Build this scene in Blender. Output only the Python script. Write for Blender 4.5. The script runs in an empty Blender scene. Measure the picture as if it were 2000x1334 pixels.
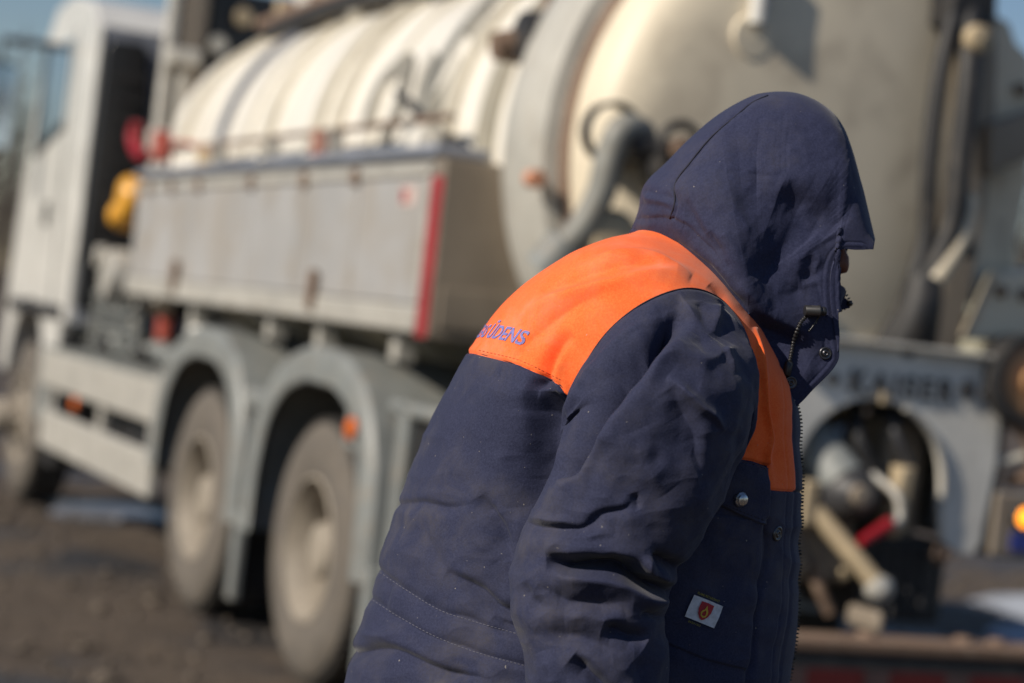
import bpy, bmesh, math, random
import numpy as np
from mathutils import Vector, Matrix
random.seed(7); np.random.seed(7)
R = math.radians
scene = bpy.context.scene
COL = scene.collection

# ------------------------------------------------------------------ camera
FPX = 4200.0
ROLL, PITCH = R(6.5), R(-0.45)
CAM = np.array([0.0, 0.0, 1.5])
CF = np.array([0, math.cos(PITCH), math.sin(PITCH)])
_r0 = np.array([1.0, 0, 0]); _u0 = np.cross(_r0, CF)
CR = math.cos(ROLL)*_r0 + math.sin(ROLL)*_u0
CU = -math.sin(ROLL)*_r0 + math.cos(ROLL)*_u0
cam_d = bpy.data.cameras.new('camera'); cam = bpy.data.objects.new('camera', cam_d); COL.objects.link(cam)
cam_d.sensor_width = 36.0; cam_d.lens = 36.0*FPX/2000.0
cam_d.clip_start = 0.05; cam_d.clip_end = 3000
cam.matrix_world = Matrix(((CR[0], CU[0], -CF[0], CAM[0]), (CR[1], CU[1], -CF[1], CAM[1]), (CR[2], CU[2], -CF[2], CAM[2]), (0, 0, 0, 1)))
cam_d.dof.use_dof = True; cam_d.dof.focus_distance = 2.24; cam_d.dof.aperture_fstop = 3.3
cam_d.dof.aperture_blades = 0
scene.camera = cam

# ------------------------------------------------------------------ sun, sky, exposure
SUN_EL, SUN_AZ = 33.0, 237.0          # azimuth clockwise from +Y, degrees
sd = np.array([math.sin(R(SUN_AZ))*math.cos(R(SUN_EL)), math.cos(R(SUN_AZ))*math.cos(R(SUN_EL)), math.sin(R(SUN_EL))])
sun_d = bpy.data.lights.new('sun', 'SUN'); sun = bpy.data.objects.new('sun', sun_d); COL.objects.link(sun)
sun_d.energy = 5.0; sun_d.angle = R(0.53); sun_d.color = (1.0, 0.90, 0.76)
sun.rotation_euler = Vector(sd).to_track_quat('Z', 'Y').to_euler()
sun.location = (-20, -10, 20)
world = bpy.data.worlds.new('World'); scene.world = world; world.use_nodes = True
wt = world.node_tree
for n in list(wt.nodes): wt.nodes.remove(n)
wo = wt.nodes.new('ShaderNodeOutputWorld'); bg = wt.nodes.new('ShaderNodeBackground'); sky = wt.nodes.new('ShaderNodeTexSky')
sky.sky_type = 'NISHITA'; sky.sun_disc = False; sky.sun_elevation = R(SUN_EL); sky.sun_rotation = R(SUN_AZ)
sky.air_density = 1.3; sky.dust_density = 0.0; sky.ozone_density = 3.0
bg.inputs['Strength'].default_value = 0.062
tint = wt.nodes.new('ShaderNodeMix'); tint.data_type = 'RGBA'; tint.blend_type = 'MULTIPLY'; tint.inputs[0].default_value = 1.0; tint.inputs[7].default_value = (0.97, 1.0, 1.14, 1)
wt.links.new(sky.outputs[0], tint.inputs[6]); wt.links.new(tint.outputs[2], bg.inputs[0]); wt.links.new(bg.outputs[0], wo.inputs[0])
scene.view_settings.view_transform = 'Standard'; scene.view_settings.look = 'None'
scene.view_settings.gamma = 1.0; scene.view_settings.use_curve_mapping = False
scene.view_settings.exposure = 0.0
scene.cycles.use_denoising = True
scene.cycles.max_bounces = 5; scene.cycles.diffuse_bounces = 3; scene.cycles.glossy_bounces = 3
scene.cycles.caustics_reflective = False; scene.cycles.caustics_refractive = False

# ------------------------------------------------------------------ helpers
def tag(o, label=None, cat=None, group=None, kind=None):
    for k, v in (('label', label), ('category', cat), ('group', group), ('kind', kind)):
        if v: o[k] = v
    return o
def empty(name, loc=(0, 0, 0), rz=0.0):
    o = bpy.data.objects.new(name, None); COL.objects.link(o); o.location = loc; o.rotation_euler = (0, 0, rz)
    o.empty_display_size = 0.2
    return o
def mesh_obj(name, V, F, mat, parent=None, smooth=True, mats=None, midx=None):
    """V (n,3) float, F list/array of faces"""
    me = bpy.data.meshes.new(name)
    V = np.asarray(V, dtype=np.float64)
    if isinstance(F, np.ndarray):
        k = F.shape[1]; nf = len(F)
        me.vertices.add(len(V)); me.vertices.foreach_set('co', V.astype(np.float32).ravel())
        me.loops.add(nf*k); me.loops.foreach_set('vertex_index', F.astype(np.int32).ravel())
        me.polygons.add(nf); me.polygons.foreach_set('loop_start', (np.arange(nf)*k).astype(np.int32))
        me.polygons.foreach_set('loop_total', np.full(nf, k, dtype=np.int32))
        me.update(calc_edges=True); me.validate()
    else:
        me.from_pydata([tuple(v) for v in V], [], [tuple(f) for f in F]); me.update()
    if smooth: me.polygons.foreach_set('use_smooth', np.ones(len(me.polygons), dtype=bool))
    for m in (mats or [mat]): me.materials.append(m)
    o = bpy.data.objects.new(name, me); COL.objects.link(o)
    if parent is not None: o.parent = parent
    return o
def catmull(K, n_or_t, periodic=False):
    """K (m,d) keys at 0..m-1; sample positions t."""
    K = np.asarray(K, float); t = np.asarray(n_or_t, float); m = len(K)
    i = np.floor(t).astype(int)
    if periodic:
        f = t-i; g = lambda j: K[(i+j) % m]
    else:
        i = np.clip(i, 0, m-2); f = t-i
        g = lambda j: np.where(((i+j) < 0)[:, None], 2*K[0]-K[1], np.where(((i+j) > m-1)[:, None], 2*K[-1]-K[-2], K[np.clip(i+j, 0, m-1)]))
    f = f[:, None]; a, b, c, d = g(-1), g(0), g(1), g(2)
    return 0.5*((2*b)+(-a+c)*f+(2*a-5*b+4*c-d)*f**2+(-a+3*b-3*c+d)*f**3)
def _hash(i, j, k, seed):
    h = (i.astype(np.int64)*374761393 + j.astype(np.int64)*668265263 + k.astype(np.int64)*2147483647 + seed*974634777) & 0xffffffff
    h = ((h ^ (h >> 13))*1274126177) & 0xffffffff
    h = (h ^ (h >> 16)) & 0xffff
    return h/32767.5-1.0
def vnoise(P, seed=0):
    I = np.floor(P).astype(np.int64); f = P-I; f = f*f*f*(f*(f*6-15)+10); r = 0
    for a in (0, 1):
        for b in (0, 1):
            for c in (0, 1):
                w = (f[..., 0] if a else 1-f[..., 0])*(f[..., 1] if b else 1-f[..., 1])*(f[..., 2] if c else 1-f[..., 2])
                r = r+w*_hash(I[..., 0]+a, I[..., 1]+b, I[..., 2]+c, seed)
    return r
def fbm(P, seed=0, oct=3, gain=0.5):
    r = 0; a = 1.0
    for o in range(oct):
        r = r+a*vnoise(P*(2.03**o)+o*17.3, seed+o); a *= gain
    return r

# ------------------------------------------------------------------ materials
class NT:
    def __init__(s, name):
        s.m = bpy.data.materials.new(name); s.m.use_nodes = True; s.t = s.m.node_tree
        s.b = s.t.nodes['Principled BSDF']
    def n(s, typ, **kw):
        nd = s.t.nodes.new('ShaderNode'+typ)
        for k, v in kw.items():
            if k in nd.inputs: nd.inputs[k].default_value = v
            else: setattr(nd, k, v)
        return nd
    def l(s, a, b): s.t.links.new(a, b)
def ramp(t, fac, stops):
    r = t.n('ValToRGB'); e = r.color_ramp.elements
    while len(e) < len(stops): e.new(0.5)
    for el, (p, c) in zip(e, stops): el.position = p; el.color = (c+(1,))[:4] if len(c) == 3 else c
    t.l(fac, r.inputs[0]); return r.outputs[0]
def mix(t, fac, a, b, mode='MIX'):
    m = t.n('Mix', data_type='RGBA', blend_type=mode)
    for sock, v in ((m.inputs[0], fac), (m.inputs[6], a), (m.inputs[7], b)):
        if hasattr(v, 'is_linked') or hasattr(v, 'node'): t.l(v, sock)
        elif isinstance(v, (int, float)): sock.default_value = v
        else: sock.default_value = (v[0], v[1], v[2], 1)
    return m.outputs[2]
def noise(t, scale, detail=4, rough=0.55, vec=None, dist=0.0):
    n = t.n('TexNoise', Scale=scale, Detail=detail, Roughness=rough, Distortion=dist)
    if vec is not None: t.l(vec, n.inputs['Vector'])
    return n.outputs['Fac']
def objco(t): return t.n('TexCoord').outputs['Object']
def bump(t, h, strength, dist=0.002):
    b = t.n('Bump', Strength=strength, Distance=dist); t.l(h, b.inputs['Height']); t.l(b.outputs[0], t.b.inputs['Normal'])
def pmat(name, col, rough=0.6, metal=0.0, var=0.25, dirt=None, dscale=3.0, damt=0.4, bmp=0.0, bscale=60, emit=None, coat=0.0):
    t = NT(name); co = objco(t)
    n1 = noise(t, dscale, 5, 0.6, co)
    c2 = tuple(x*(1-var) for x in col)
    c = mix(t, ramp(t, n1, [(0.35, (0, 0, 0)), (0.65, (1, 1, 1))]), c2, col)
    if dirt:
        n2 = noise(t, dscale*2.3, 6, 0.65, co, 0.4)
        c = mix(t, ramp(t, n2, [(0.62-0.3*damt, (0, 0, 0)), (0.75, (damt*1.6,)*3)]), c, dirt)
    t.l(c, t.b.inputs['Base Color'])
    rr = t.n('MapRange'); rr.inputs[3].default_value = rough*0.85; rr.inputs[4].default_value = min(1, rough*1.15)
    t.l(n1, rr.inputs[0]); t.l(rr.outputs[0], t.b.inputs['Roughness'])
    t.b.inputs['Metallic'].default_value = metal
    if coat: t.b.inputs['Coat Weight'].default_value = coat
    if bmp: bump(t, noise(t, bscale, 4, 0.6, co), bmp, 0.004)
    if emit: t.b.inputs['Emission Color'].default_value = emit[:3]+(1,); t.b.inputs['Emission Strength'].default_value = emit[3]
    return t.m
def cloth(name, col, col2, dust, damt, weave=0.35, sheen=0.10, rough=0.85):
    t = NT(name); co = objco(t)
    n1 = noise(t, 9, 4, 0.6, co); n2 = noise(t, 22, 5, 0.7, co, 0.5); n3 = noise(t, 420, 2, 0.5, co)
    c = mix(t, ramp(t, n1, [(0.3, (0, 0, 0)), (0.7, (1, 1, 1))]), col, col2)
    m = t.n('Math', operation='MULTIPLY'); t.l(ramp(t, n1, [(0.42, (0, 0, 0)), (0.7, (1, 1, 1))]), m.inputs[0])
    t.l(ramp(t, n2, [(0.4, (0, 0, 0)), (0.75, (damt,)*3)]), m.inputs[1])
    c = mix(t, m.outputs[0], c, dust)
    # weave: fine grain in colour and relief
    n4 = noise(t, 900, 1, 0.5, co)
    tw = t.n('Mix', data_type='FLOAT'); tw.inputs[0].default_value = 0.5; t.l(n4, tw.inputs[2]); t.l(n3, tw.inputs[3])
    c = mix(t, ramp(t, tw.outputs[0], [(0.38, (0.0,)*3), (0.64, (0.45,)*3)]), c, tuple(min(1, x*1.7+0.008) for x in col2))
    # lint
    v = t.n('TexNoise', Scale=300.0, Detail=0.0); t.l(co, v.inputs['Vector'])
    c = mix(t, ramp(t, v.outputs['Fac'], [(0.865, (0, 0, 0)), (0.885, (0.5,)*3)]), c, (0.35, 0.32, 0.28))
    t.l(c, t.b.inputs['Base Color']); t.b.inputs['Roughness'].default_value = rough
    t.b.inputs['Sheen Weight'].default_value = sheen; t.b.inputs['Sheen Roughness'].default_value = 0.4
    t.b.inputs['Specular IOR Level'].default_value = 0.25
    bump(t, tw.outputs[0], weave, 0.0012)
    return t.m
# ================================================================== THE PERSON
# jacket space: x right, y down, D away, unit = SC metres, seen square on from the man's right side
Z0 = 2.4; SC = Z0/FPX
def W(P):
    P = np.asarray(P, float)
    return CAM + CF*(Z0+P[..., 2:3]*SC) + CR*P[..., 0:1]*SC - CU*P[..., 1:2]*SC
def lc(a, b, D=0.0):      # design coordinate -> jacket space
    k = 1+D/FPX; return np.array([(a-1000)*k, (b-667)*k, D])
def pr(P):
    k = 1+P[..., 2]/FPX
    return np.stack([1000+P[..., 0]/k, 667+P[..., 1]/k], -1)
HIP = W(lc(1120, 1560, 0))
ROOT = np.array([HIP[0], HIP[1], 0.0])
man = tag(empty('person', tuple(ROOT)), 'stooping person in navy work jacket with orange shoulder yoke and hood up over face', 'person')

navy = cloth('navy_canvas', (0.0152, 0.0182, 0.045), (0.0225, 0.026, 0.057), (0.115, 0.10, 0.086), 0.65)
navy_hood = cloth('navy_hood_canvas', (0.0150, 0.0183, 0.049), (0.022, 0.0258, 0.060), (0.10, 0.088, 0.078), 0.4, weave=0.22)
orange = cloth('orange_canvas', (0.88, 0.115, 0.020), (0.96, 0.142, 0.032), (0.80, 0.26, 0.16), 0.9, weave=0.12, sheen=0.12)
blackp = pmat('black_plastic', (0.018, 0.018, 0.02), 0.4, dscale=40, dirt=(0.10, 0.09, 0.08), damt=0.3)
steel = pmat('press_stud_steel', (0.62, 0.62, 0.62), 0.28, 1.0, dscale=200)
gun = pmat('gunmetal', (0.11, 0.11, 0.12), 0.35, 0.9, dscale=200)
dk = pmat('dark_thread', (0.008, 0.008, 0.02), 0.8, dscale=300)
thread = pmat('pale_thread', (0.12, 0.12, 0.16), 0.8, dscale=300)
skin_m = pmat('shaded_skin', (0.17, 0.055, 0.035), 0.55, dscale=60, bmp=0.2, bscale=300)  # skin colour darkened to carry the shade under the hood

def polydist(P, pts):
    """signed distance to open polyline and arc fraction; sign>0 on the right hand of travel (y down)"""
    best = np.full(P.shape[:-1], 1e9); sg = np.zeros_like(best); fr = np.zeros_like(best)
    pts = np.asarray(pts, float); L = np.r_[0, np.cumsum(np.linalg.norm(np.diff(pts, axis=0), axis=1))]
    for i in range(len(pts)-1):
        a, b = pts[i], pts[i+1]; ab = b-a; ll = ab@ab
        t = np.clip(((P-a)@ab)/ll, 0, 1); q = P-(a+t[..., None]*ab); d = np.hypot(q[..., 0], q[..., 1])
        m = d < best; best[m] = d[m]
        cr = ab[0]*q[..., 1]-ab[1]*q[..., 0]
        sg[m] = np.sign(cr)[m]; fr[m] = ((L[i]+t*math.sqrt(ll))/L[-1])[m]
    return best, sg, fr
def smooth_line(pts, n=8):
    pts = np.asarray(pts, float)
    if len(pts) < 3: return pts
    return catmull(pts, np.linspace(0, len(pts)-1, (len(pts)-1)*n+1))
def folds(P, strokes, seed=3):
    """strokes: (points, amp, w_left, w_right, taper)"""
    h = np.zeros(P.shape[:-1])
    Q = P + 5*np.stack([fbm(np.concatenate([P/60, np.zeros(P.shape[:-1]+(1,))], -1), seed, 2), fbm(np.concatenate([P/60, np.ones(P.shape[:-1]+(1,))*9], -1), seed+5, 2)], -1)
    for st in strokes:
        pts, amp, wl, wr = st[:4]; tp = st[4] if len(st) > 4 else (0.0, 0.0)
        pl = smooth_line(pts)
        lo = pl.min(0)-3.2*max(wl, wr); hi = pl.max(0)+3.2*max(wl, wr)
        m = (Q[..., 0] > lo[0]) & (Q[..., 0] < hi[0]) & (Q[..., 1] > lo[1]) & (Q[..., 1] < hi[1])
        if not m.any(): continue
        d, s, f = polydist(Q[m], pl)
        w = np.where(s < 0, wl, wr)
        a = np.ones_like(f)
        # ends fade
        if tp[0] > 0: a = a*np.clip(f/tp[0], 0, 1)**0.8
        if tp[1] > 0: a = a*np.clip((1-f)/tp[1], 0, 1)**0.8
        h[m] += amp*a*(0.5*np.exp(-(np.sqrt(d*d+(0.32*w)**2)-0.32*w)/(0.52*w))+0.5*np.exp(-(d/w)**2))
    return h
def polysd(P, poly):
    """signed distance to closed polygon, >0 inside"""
    poly = np.asarray(poly, float); d, _, _ = polydist(P, np.vstack([poly, poly[:1]]))
    x, y = P[..., 0], P[..., 1]; ins = np.zeros(P.shape[:-1], bool)
    for i in range(len(poly)):
        x1, y1 = poly[i]; x2, y2 = poly[(i+1) % len(poly)]
        if y1 == y2: continue
        c = ((y1 > y) != (y2 > y)) & (x < (x2-x1)*(y-y1)/(y2-y1)+x1); ins ^= c
    return np.where(ins, d, -d)
def normals(G, wrap=False):
    """grid normals (rows, cols, 3)"""
    gu = np.gradient(G, axis=0)
    if wrap: gv = (np.roll(G, -1, 1)-np.roll(G, 1, 1))/2
    else: gv = np.gradient(G, axis=1)
    n = np.cross(gu, gv); n /= (np.linalg.norm(n, axis=-1, keepdims=True)+1e-9)
    return n
def tri_grid(nr, nc, wrap):
    r = np.arange(nr-1)[:, None]; c = np.arange(nc if wrap else nc-1)[None, :]
    a = r*nc+c; b = r*nc+(c+1) % nc; d = (r+1)*nc+c; e = (r+1)*nc+(c+1) % nc
    return np.stack([a, b, e, d], -1).reshape(-1, 4)
def split(V, T, A, d):
    """clip triangles by scalar d; A = extra attributes; returns (inside, outside) meshes"""
    s = d[T] > 0; cnt = s.sum(1)
    allin = T[cnt == 3]; allout = T[cnt == 0]; mixd = T[(cnt == 1) | (cnt == 2)]; ms = s[(cnt == 1) | (cnt == 2)]
    nV = [V]; nA = [A]; nd = [d]; base = len(V); ins, outs = [allin], [allout]
    # rotate so that the odd vertex is first
    odd = np.where(ms.sum(1) == 1, ms.argmax(1), (~ms).argmax(1))
    idx = (np.arange(3)[None]+odd[:, None]) % 3
    t = np.take_along_axis(mixd, idx, 1); single_in = ms.sum(1) == 1
    def cut(i, j):
        nonlocal base
        f = d[i]/(d[i]-d[j]+1e-12); f = np.clip(f, 0, 1)[:, None]
        key = np.minimum(i, j).astype(np.int64)*(len(V)+1)+np.maximum(i, j)
        return key, V[i]*(1-f)+V[j]*f, A[i]*(1-f)+A[j]*f
    k1, v1, a1 = cut(t[:, 0], t[:, 1]); k2, v2, a2 = cut(t[:, 0], t[:, 2])
    K = np.r_[k1, k2]; uq, first, inv = np.unique(K, return_index=True, return_inverse=True)
    VV = np.vstack([v1, v2])[first] if len(K) else np.zeros((0, 3)); AA = np.vstack([a1, a2])[first] if len(K) else np.zeros((0, A.shape[1]))
    i1 = base+inv[:len(k1)]; i2 = base+inv[len(k1):]
    tA = np.stack([t[:, 0], i1, i2], 1); tB = np.stack([i1, t[:, 1], t[:, 2]], 1); tC = np.stack([i1, t[:, 2], i2], 1)
    ins += [tA[single_in], tB[~single_in], tC[~single_in]]; outs += [tA[~single_in], tB[single_in], tC[single_in]]
    V2 = np.vstack([V, VV]); A2 = np.vstack([A, AA])
    def comp(F):
        F = np.vstack(F); u, iv = np.unique(F, return_inverse=True)
        return V2[u], iv.reshape(-1, 3), A2[u]
    return comp(ins), comp(outs)
def cloth_obj(name, V, T, mat, parent, off=True):
    return mesh_obj(name, W(V)-ROOT, np.asarray(T), mat, parent)

# ------------------------------------------------------------------ torso of the jacket
# rows bottom->neck : back point, front point, half width, near mid point (or None)
TR = [((560, 1760), (1512, 1700), 330, None), ((612, 1600), (1520, 1600), 390, None), ((640, 1480), (1528, 1480), 400, None), ((671, 1334), (1538, 1334), 395, None),
      ((692, 1250), (1546, 1255), 388, None), ((722, 1165), (1549, 1200), 380, None), ((757, 1040), (1551, 1130), 372, None), ((803, 905), (1554, 1060), 372, None),
      ((858, 790), (1556, 1000), 380, None), ((915, 686), (1557, 940), 388, (1262, 790)), ((993, 585), (1555, 880), 392, (1305, 675)), ((1088, 517), (1556, 822), 370, (1342, 588)),
      ((1165, 478), (1532, 760), 280, (1380, 556)), ((1228, 457), (1500, 700), 160, (1402, 536)), ((1290, 430), (1480, 640), 110, (1415, 520))]
NB = len(TR)
kB = np.array([lc(*r[0]) for r in TR]); kF = np.array([lc(*r[1]) for r in TR]); kW = np.array([[r[2]] for r in TR], float)
kN = []
for (b, f, w, n) in TR:
    kN.append(lc(n[0], n[1], -w)[:2] if n else ((lc(*b)+lc(*f))/2)[:2])
kN = np.array(kN)
NR = 640; tv = np.linspace(0, NB-1, NR)
# denser where seen
tv = np.interp(np.linspace(0, 1, NR), [0, 0.10, 0.97, 1], [0, 2.6, NB-1.6, NB-1])
B_, F_, W_, N_ = (catmull(k, tv) for k in (kB, kF, kW, kN))
NN, NFa = 520, 96
th = np.r_[np.linspace(0, math.pi, NN), np.linspace(math.pi, 2*math.pi, NFa)[1:-1]]
def torso_grid(th):
    c = 0.5*(1-np.cos(th)); s = np.sin(th); ex = 2/2.35
    sD = np.sign(s)*np.abs(s)**ex
    mid = (B_[:, :2]+F_[:, :2])/2; bow = N_-mid
    G = np.zeros((NR, len(th), 3))
    G[..., :2] = B_[:, None, :2]*(1-c)[None, :, None]+F_[:, None, :2]*c[None, :, None]+bow[:, None, :]*(np.abs(s)**1.3)[None, :, None]
    G[..., 2] = -W_*sD[None, :]
    return G
Gt = torso_grid(th)
nearG = Gt[:, :NN]; PX = pr(nearG)

ARM = [(0, 1113, 784), (22, 1142, 716), (45, 1192, 645), (67, 1262, 591), (90, 1338, 567), (112, 1398, 584), (135, 1440, 632), (157, 1463, 700),
       (180, 1467, 775), (205, 1452, 860), (235, 1390, 950), (270, 1280, 1000), (305, 1185, 960), (335, 1128, 872)]
def yoke_poly():
    return [(850, 672), (905, 687), (922, 689), (1010, 712), (1062, 735), (1096, 753), (1115, 784), (1160, 800), (1300, 850), (1437, 896), (1470, 901), (1501, 911), (1501, 957), (1530, 960), (1700, 964),
            (1700, 500), (1500, 300), (1200, 300), (900, 500), (780, 640)]
POCK = [(1250, 980), (1492, 1018), (1484, 1110), (1474, 1210), (1462, 1310), (1380, 1290), (1290, 1252), (1230, 1220)]
FLAP = [(1330, 898), (1437, 899), (1501, 913), (1502, 960), (1496, 1026), (1470, 1018), (1437, 1004), (1412, 990), (1330, 960)]
T_ST = [
  # back: pull into the armpit
  ([(1092, 768), (1080, 850), (1074, 930), (1052, 1030)], -36, 52, 62, (0.15, 0.35)),
  ([(985, 742), (975, 820), (985, 900), (1000, 990)], 12, 46, 40, (0.1, 0.4)),
  ([(1030, 720), (1024, 800), (1018, 880)], 9, 22, 28, (0.2, 0.4)),
  ([(900, 760), (880, 860), (850, 960), (835, 1050)], 5, 26, 40, (0.3, 0.4)),
  ([(940, 968), (958, 1000), (980, 1040), (996, 1092)], -11, 9, 22, (0.25, 0.3)),
  ([(905, 990), (925, 1040), (960, 1100)], 6, 20, 20, (0.3, 0.3)),
  ([(760, 985), (815, 982), (870, 990), (920, 985)], -6, 7, 14, (0.0, 0.4)),
  ([(820, 1010), (835, 1060), (870, 1120), (890, 1150)], -4, 14, 16, (0.3, 0.4)),
  ([(870, 1118), (930, 1150), (975, 1180), (1020, 1200)], -14, 9, 20, (0.3, 0.0)),
  ([(730, 1110), (790, 1150), (860, 1192), (930, 1215), (1010, 1238), (1120, 1250)], -5, 9, 9, (0, 0)),
  ([(715, 1165), (780, 1205), (850, 1243), (930, 1274), (1028, 1301), (1150, 1320)], -5, 9, 9, (0, 0)),
  ([(680, 1275), (740, 1262), (800, 1278), (880, 1312), (960, 1334)], -12, 8, 20, (0.0, 0.3)),
  ([(700, 1230), (740, 1240), (790, 1235)], 5, 12, 12, (0.2, 0.4)),
  ([(745, 1130), (755, 1150), (740, 1190)], -5, 8, 8, (0.2, 0.4)),
  ([(960, 1200), (1000, 1220), (1040, 1225)], -8, 8, 14, (0.3, 0)),
  # yoke
  ([(1062, 745), (1072, 715), (1086, 680), (1118, 655)], -17, 20, 16, (0.0, 0.45)),
  ([(1100, 772), (1092, 740), (1098, 705), (1112, 680)], 8, 10, 16, (0, 0.4)),
  ([(1000, 706), (1040, 660), (1100, 610), (1190, 570)], -7, 14, 24, (0.1, 0.4)),
  ([(1010, 620), (1100, 575), (1200, 548), (1290, 530), (1350, 545)], 7, 12, 20, (0.2, 0.3)),
  ([(1060, 570), (1150, 530), (1240, 512), (1320, 525)], -6, 9, 18, (0.2, 0.3)),
  ([(1150, 510), (1220, 492), (1290, 505), (1350, 540)], 6, 8, 18, (0.2, 0.3)),
  ([(1385, 555), (1420, 595), (1450, 645), (1468, 700)], -5, 9, 14, (0.2, 0.3)),
  ([(1478, 640), (1489, 720), (1495, 800), (1501, 905)], 10, 12, 4, (0.2, 0.0)),
  ([(1500, 740), (1515, 850), (1520, 930)], -5, 14, 10, (0.2, 0.2)),
  # chest
  ([(1500, 1020), (1490, 1120), (1478, 1210), (1466, 1320), (1455, 1400)], -6, 5, 9, (0.0, 0.0)),
]
T_ST = [(s_[0], s_[1]*(1.5 if max(q[1] for q in s_[0]) < 790 and abs(s_[1]) < 20 else 1.25), s_[2], s_[3])+tuple(s_[4:]) for s_ in T_ST]
hN = folds(PX, T_ST)
P3 = np.concatenate([PX/150.0, np.full(PX.shape[:-1]+(1,), 1.7)], -1)
back_w = np.clip((PX[..., 1]-700)/150, 0, 1)
hN += (4.5*fbm(P3*np.array([1.3, 0.8, 1]), 11, 2)+2.2*fbm(P3*3.1, 21, 2))*(0.35+0.65*back_w)
rid = 1-np.abs(fbm(P3*np.array([1.6, 2.0, 1])+5, 31, 2)); hN += 4.0*(rid-0.6)*back_w
# seams sit in a small valley with pressed edges
sd_y = polysd(PX, yoke_poly()); hN += -4.2*np.exp(-(sd_y/2.6)**2)+0.9*np.exp(-((sd_y-9)/5)**2)
sd_p = polysd(PX, POCK); hN += 4.5*np.clip(sd_p/3, 0, 1)
sd_f = polysd(PX, FLAP); hN += 8*np.clip(sd_f/3, 0, 1)
fedge = lambda P: np.interp(P[..., 1], [600, 700, 790, 905, 960, 1200, 1334, 1500], [1500, 1540, 1551, 1553, 1553, 1538, 1522, 1505])
sd_z = PX[..., 0]-fedge(PX)                        # zip tape in front
hN += -3.0*np.exp(-(sd_z/3.0)**2)
hN += -1.3*np.exp(-((sd_z+16)/1.8)**2)*(PX[..., 1] > 600)     # topstitched placket
sd_a = polysd(PX, [(a_[1], a_[2]) for a_ in ARM]); q_ = np.clip((sd_a-8)/60, 0, 1); hN -= 75*q_*q_*(3-2*q_)
hF = np.stack([np.interp(th[NN:], 2*math.pi-np.linspace(0, math.pi, NN)[::-1], hN[i, ::-1]) for i in range(NR)])
Hh = np.concatenate([hN, hF], 1)
nrm = normals(Gt, True)
if (nrm[NR//2, NN//2, 2]) > 0: nrm = -nrm
Gt = Gt+nrm*Hh[..., None]
TORSO_N = Gt[:, :NN]; TORSO_PX = pr(TORSO_N); TORSO_NR = nrm[:, :NN]
def on_torso(x, y, lift=0.0):
    k = np.argmin((TORSO_PX[::2, ::2, 0]-x)**2+(TORSO_PX[::2, ::2, 1]-y)**2); i, j = divmod(k, TORSO_PX[::2, ::2].shape[1])
    i *= 2; j *= 2
    i0, i1, j0, j1 = max(i-3, 0), i+4, max(j-3, 0), j+4
    sub = TORSO_PX[i0:i1, j0:j1]; dd = (sub[..., 0]-x)**2+(sub[..., 1]-y)**2; a, b = divmod(dd.argmin(), sub.shape[1]); i, j = i0+a, j0+b
    # first order correction
    p = TORSO_N[i, j].copy(); n = TORSO_NR[i, j]
    kx = 1+p[2]/FPX; p[0] += (x-TORSO_PX[i, j, 0])*kx; p[1] += (y-TORSO_PX[i, j, 1])*kx
    if abs(n[2]) > 0.15: p[2] -= (n[0]*(x-TORSO_PX[i, j, 0])+n[1]*(y-TORSO_PX[i, j, 1]))*kx/n[2]
    return p+n*lift, n

Vt = Gt.reshape(-1, 3); Q4 = tri_grid(NR, len(th), True)
T3 = np.vstack([Q4[:, [0, 1, 2]], Q4[:, [0, 2, 3]]])
def wrapfar(a):   # near-side field to all columns
    far = np.stack([np.interp(th[NN:], 2*math.pi-np.linspace(0, math.pi, NN)[::-1], a[i, ::-1]) for i in range(NR)])
    return np.concatenate([a, far], 1).ravel()
A = np.stack([wrapfar(sd_y), wrapfar(sd_p), wrapfar(sd_f), wrapfar(sd_z)], 1)
farm = (np.arange(len(th)) >= NN)[None].repeat(NR, 0).ravel(); A[farm, 1] = -50; A[farm, 2] = -50
A = np.hstack([A, Vt[:, 2:3]])
yk, rest = split(Vt, T3, A, A[:, 0])
zt1, yk = split(yk[0], yk[1], yk[2], yk[2][:, 3])
zt2, rest = split(rest[0], rest[1], rest[2], rest[2][:, 3])
# pocket and flap only on the side that shows it clearly: both chest sides alike
fl, rest = split(rest[0], rest[1], rest[2], rest[2][:, 2])
pk, rest = split(rest[0], rest[1], rest[2], rest[2][:, 1])
cloth_obj('jacket_body', rest[0], rest[1], navy, man)
yoke = cloth_obj('yoke', yk[0], yk[1], orange, man); yoke['label'] = 'orange yoke across shoulders and upper chest'
def join2(a, b):
    return np.vstack([a[0], b[0]]), np.vstack([a[1], b[1]+len(a[0])])
v_, f_ = join2(zt1, zt2); ztape = cloth_obj('zip_tape', v_, f_, navy, man)
pocket = cloth_obj('chest_pocket', pk[0], pk[1], navy, man)
flap = cloth_obj('pocket_flap', fl[0], fl[1], navy, pocket)

# ------------------------------------------------------------------ near sleeve
def lcn(p): return lc(p[0], p[1], p[2])
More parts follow.
